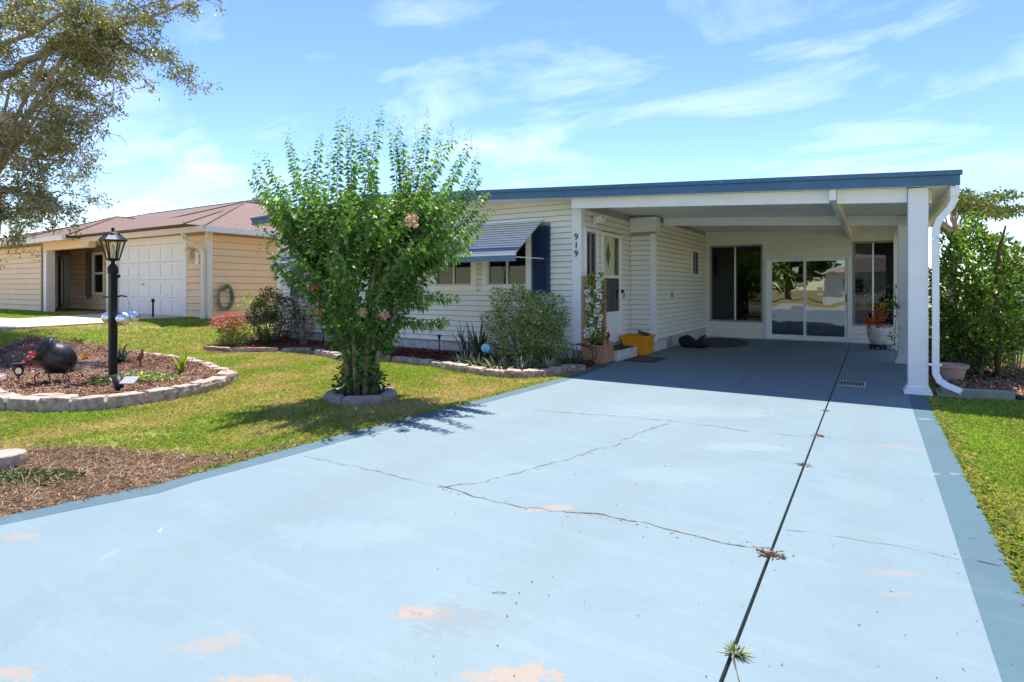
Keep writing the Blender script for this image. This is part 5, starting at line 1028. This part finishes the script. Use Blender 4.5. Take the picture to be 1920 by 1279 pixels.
# ---------------------------------------------------------------- pine straw patch, lower left
sedge = GP((0, 842), (100, 838), (180, 838), (260, 845), (330, 850), (400, 856), (450, 850), (520, 838), (580, 825)); straw = [tuple(p[:2]) for p in sedge] + [(p.x - .01, p.y) for p in (G(560, 834), G(500, 852), G(365, 889), G(260, 916), G(130, 942), G(0, 969.6))] + [(-5.0, .2), (-7.5, .4), (-7.2, 1.9)]
tag(obj('straw_ground', MB().prism(straw[::-1], 'z', -.06, -.012), 'soil'), kind='structure')
chips('pine_straw', straw, 26000, 'straw', .075, -.012, .07, .03, 'brown pine straw and leaf litter at lower left')
bs = G(8, 876); bst = thing('round_stone', 'round flat topped stone block at the left picture edge', 'stone', (bs.x, bs.y, -.02)); obj('block', MB().lathe([(.13, -.02), (.135, .06), (.13, .10), (.115, .108), (.02, .11)], 14, bs.x, bs.y), 'stone', bst, bevel=.004)
patch(45, 897, .42, .16, 900, .035, 'strap', 'groundcover', 'low green weeds in the pine straw at lower left', .05, .0)
# ---------------------------------------------------------------- litter on the driveway
for k, (px, py, r, l) in enumerate(((1549, 771, .035, 'farthest leaf litter clump on the driveway joint'), (1537, 818, .05, 'second farthest leaf litter clump on the driveway joint'), (1508, 873, .045, 'middle leaf litter clump on the driveway joint'), (1447, 1042, .07, 'largest brown litter clump at the crack crossing the joint'))):
    p = G(px, py); n = 60; P = np.array(p) + rng.normal(size=(n, 3)) * np.array([r * .5, r * .3, .004]); P[:, 2] = np.abs(P[:, 2]) + .004; D = rng.normal(size=(n, 3)); D[:, 2] *= .15
    o = leaves('leaf_litter', P, D, r * .6, r * .16, 'straw', None, rnd=rng.random(n) * .4); tag(o, l, 'leaf litter', 'leaf litter on the driveway joint')
g_ = G(1377, 1226); gt = thing('weed_tuft', 'green weed tuft growing from the driveway joint', 'weed', g_); straps(gt, 'leaf_clump', (g_.x, g_.y, .0), 30, .042, .005, 'strap', spread=1.0, arch=.5, r0=.025); straps(gt, 'leaf_clump', (g_.x, g_.y, .0), 10, .05, .004, 'yellow_strap', spread=1.1, arch=.6)
t_ = G(935, 1113); tag(obj('twig', MB().tube([t_ + R3 * -.03 + Vector((0, 0, .004)), t_ + Vector((0, 0, .007)), t_ + R3 * .032 + Vector((0, 0, .004))], .0014, 5), 'debris'), 'short dark twig lying on the pale blue driveway', 'twig')
f_ = G(303, 991); o = leaves('feather', np.array([tuple(f_ + Vector((0, 0, .004)))] * 3), np.array([[.6, -.5, 0.05], [.55, -.35, .05], [.7, -.55, .05]]), np.array([.075, .05, .06]), .007, MATS['white_petal']); tag(o, 'white feather lying at left on the driveway', 'feather')
n = 90; u = rng.uniform(.42, 1, n) * 1900; v = 780 + rng.random(n) ** 1.2 * 495; P = np.array([tuple(G(a, b)) for a, b in zip(u, v)]); k = (P[:, 0] > -3.6) & (P[:, 0] < .53); P = P[k]; P[:, 2] = .003 + .013 * (P[:, 0] > CI); D = rng.normal(size=(len(P), 3)); D[:, 2] = .25
tag(leaves('seed_debris', P, D, .012 * rng.uniform(.5, 1.3, len(P)), .006, 'debris', None, rnd=np.zeros(len(P)) + .0), 'tiny dark seeds scattered over the driveway', None, None, 'stuff')
# ---------------------------------------------------------------- grass
DRV = [(p.x, p.y) for p in OUT] + [(-3.9, 9.3), (.66, 9.3), (.66, 16.2), (.66, 8.7), (CO + .005, 8.7), (CO + .005, -7), (-8, -7)]
NDV = [(-20.8, 8.93), (-16.4, 8.93), (-16.6, 7.6), (-15.6, 6.9), (-15.2, 5.3), (-15.2, 3.2), (-34, 1.8), (-34, 5.0), (-19.2, 6.0)]
RINGO = [tuple(C0 + (p - C0) * 1.02) for p in ringp[:-1]]
HSE = [(-12.9, 9.25), (-4.0, 9.25), (.7, 9.2), (.7, 20), (-12.9, 20)]; NBH = [(-36, 8.4), (-21.2, 8.4), (-21.2, 8.95), (-15.3, 8.95), (-15.3, 21), (-36, 21)]; RNH = [(3.6, 25.2), (12.2, 25.2), (12.2, 34), (3.6, 34)]
BEDS = [DRV, NDV, RINGO, isl, rb_in, lb_in, rmb, HSE, NBH, RNH]
def grass(name, x0, x1, y0, y1, dens, lab, m, lush=0.0, hh=(.03, .055)):
    N = int((x1 - x0) * (y1 - y0) * dens * 3); x = rng.uniform(x0, x1, N); y = rng.uniform(y0, y1, N)
    d = FW[0] * x + FW[1] * y; c = RT[0] * x + RT[1] * y; px = 960 + FPX * c / np.maximum(d, .2)
    keep = (d > .9) & (px > -420) & (px < 2330) & (rng.random(N) < np.clip((5.0 / np.maximum(d, 1.5)) ** 1.15, 0, 1) * 1.0)
    x, y, d = x[keep], y[keep], d[keep]; bad = np.zeros(len(x), bool)
    for b in BEDS: bad |= inpoly(x, y, b)
    st_in = inpoly(x, y, straw); edge = vnoise(x, y, 2.6, 11) + .5 * vnoise(x, y, 9, 12) - .2
    dist = np.abs(y - np.interp(x, [-6.2, -5.55, -5.0, -4.5, -4.3], [1.79, 2.26, 2.45, 2.66, 3.1])); bad |= st_in & ~((edge > .75) & (dist < .25))
    bald = vnoise(x, y, 1.3, 21) + .35 * vnoise(x, y, 6, 22); bad |= (bald < .24 + .10 * (1 - lush)) & (rng.random(len(x)) < .6)
    x, y, d = x[~bad], y[~bad], d[~bad]; N = len(x); z = gz(x) + GL
    P = np.stack([x, y, z], 1); sc = np.clip(d / 4.5, .9, 4) ** .75
    D = rng.normal(size=(N, 3)) * np.array([.55, .55, .15]) + np.array([0, 0, .75]); L = rng.uniform(*hh, N) * np.clip(sc, 1, 1.4); Wd = .0062 * sc * rng.uniform(.7, 1.5, N)
    pn = .52 * vnoise(x, y, 1.1, 31) + .42 * vnoise(x, y, 3.4, 32) + .22 * vnoise(x, y, 11, 33); rnd = np.clip((pn - .58) * 1.7 + .40 + rng.normal(0, .2, N) + lush, 0, 1); rnd = np.where(rng.random(N) < .10 * (1 - lush), rng.random(N) * .25, rnd)
    return tag(fastmesh(name, leafverts(P, D, L, Wd, fold=.1, droop=.35), 4, LF, m, None, rnd), lab, None, None, 'stuff')
grass('grass', -9.6, -3.9, .6, 9.2, 2600, 'patchy green and tan lawn left of the driveway', 'grass', -.02)
grass('grass', -15.0, -9.6, 1.6, 9.4, 2300, 'greener lawn rising toward the tan neighbour house', 'grass', .10)
grass('grass', -30, -15.0, 1.0, 9.4, 900, 'bright lawn around the neighbour path', 'grass_lush', .2)
grass('grass', .56, 3.6, 1.6, 13.5, 2800, 'green lawn strip right of the driveway', 'grass', .12, (.035, .065))
grass('grass', 1.0, 14, 13.5, 30, 500, 'far lawn behind the right side shrub', 'grass_lush', .1, (.04, .07))

def edge_grass(path, n, lab, out):
    P = []; D = []
    for k in range(n):
        j = random.randrange(len(path) - 1); a, b = Vector(path[j]), Vector(path[j + 1]); p = a.lerp(b, random.random()); t = (b - a).normalized(); o = Vector((-t.y, t.x, 0)) * out
        q = p + o * (.012 + abs(random.gauss(0, .05))); P.append((q.x, q.y, GL + .01)); D.append(tuple(-o * random.uniform(-.5, .9) + Vector((random.gauss(0, .5), random.gauss(0, .5), random.uniform(.35, .9)))))
    P = np.array(P); D = np.array(D); N = len(P); d = np.clip(FW[0] * P[:, 0] + FW[1] * P[:, 1], 1.5, 9)
    P[:, 2] += 0; keep = ~inpoly(P[:, 0], P[:, 1], rmb); P, D, d = P[keep], D[keep], d[keep]; N = len(P)
    tag(fastmesh('grass', leafverts(P, D, rng.uniform(.035, .095, N), .007 * np.clip(d / 4, .8, 2), fold=.1, droop=.5), 4, LF, 'grass', None, np.clip(rng.beta(1.1, 1.6, N), 0, 1)), lab, None, None, 'stuff')
pts_ = [OUT[i].lerp(OUT[i + 1], u) for i in range(6, len(OUT) - 2) for u in (0, .25, .5, .75)]
edge_grass([tuple(p) for p in pts_], 9000, 'ragged grass fringe along the left driveway border', 1)
edge_grass([(CO, y, 0) for y in np.linspace(1.5, 8.7, 30)], 9000, 'ragged grass fringe along the right driveway border', -1)
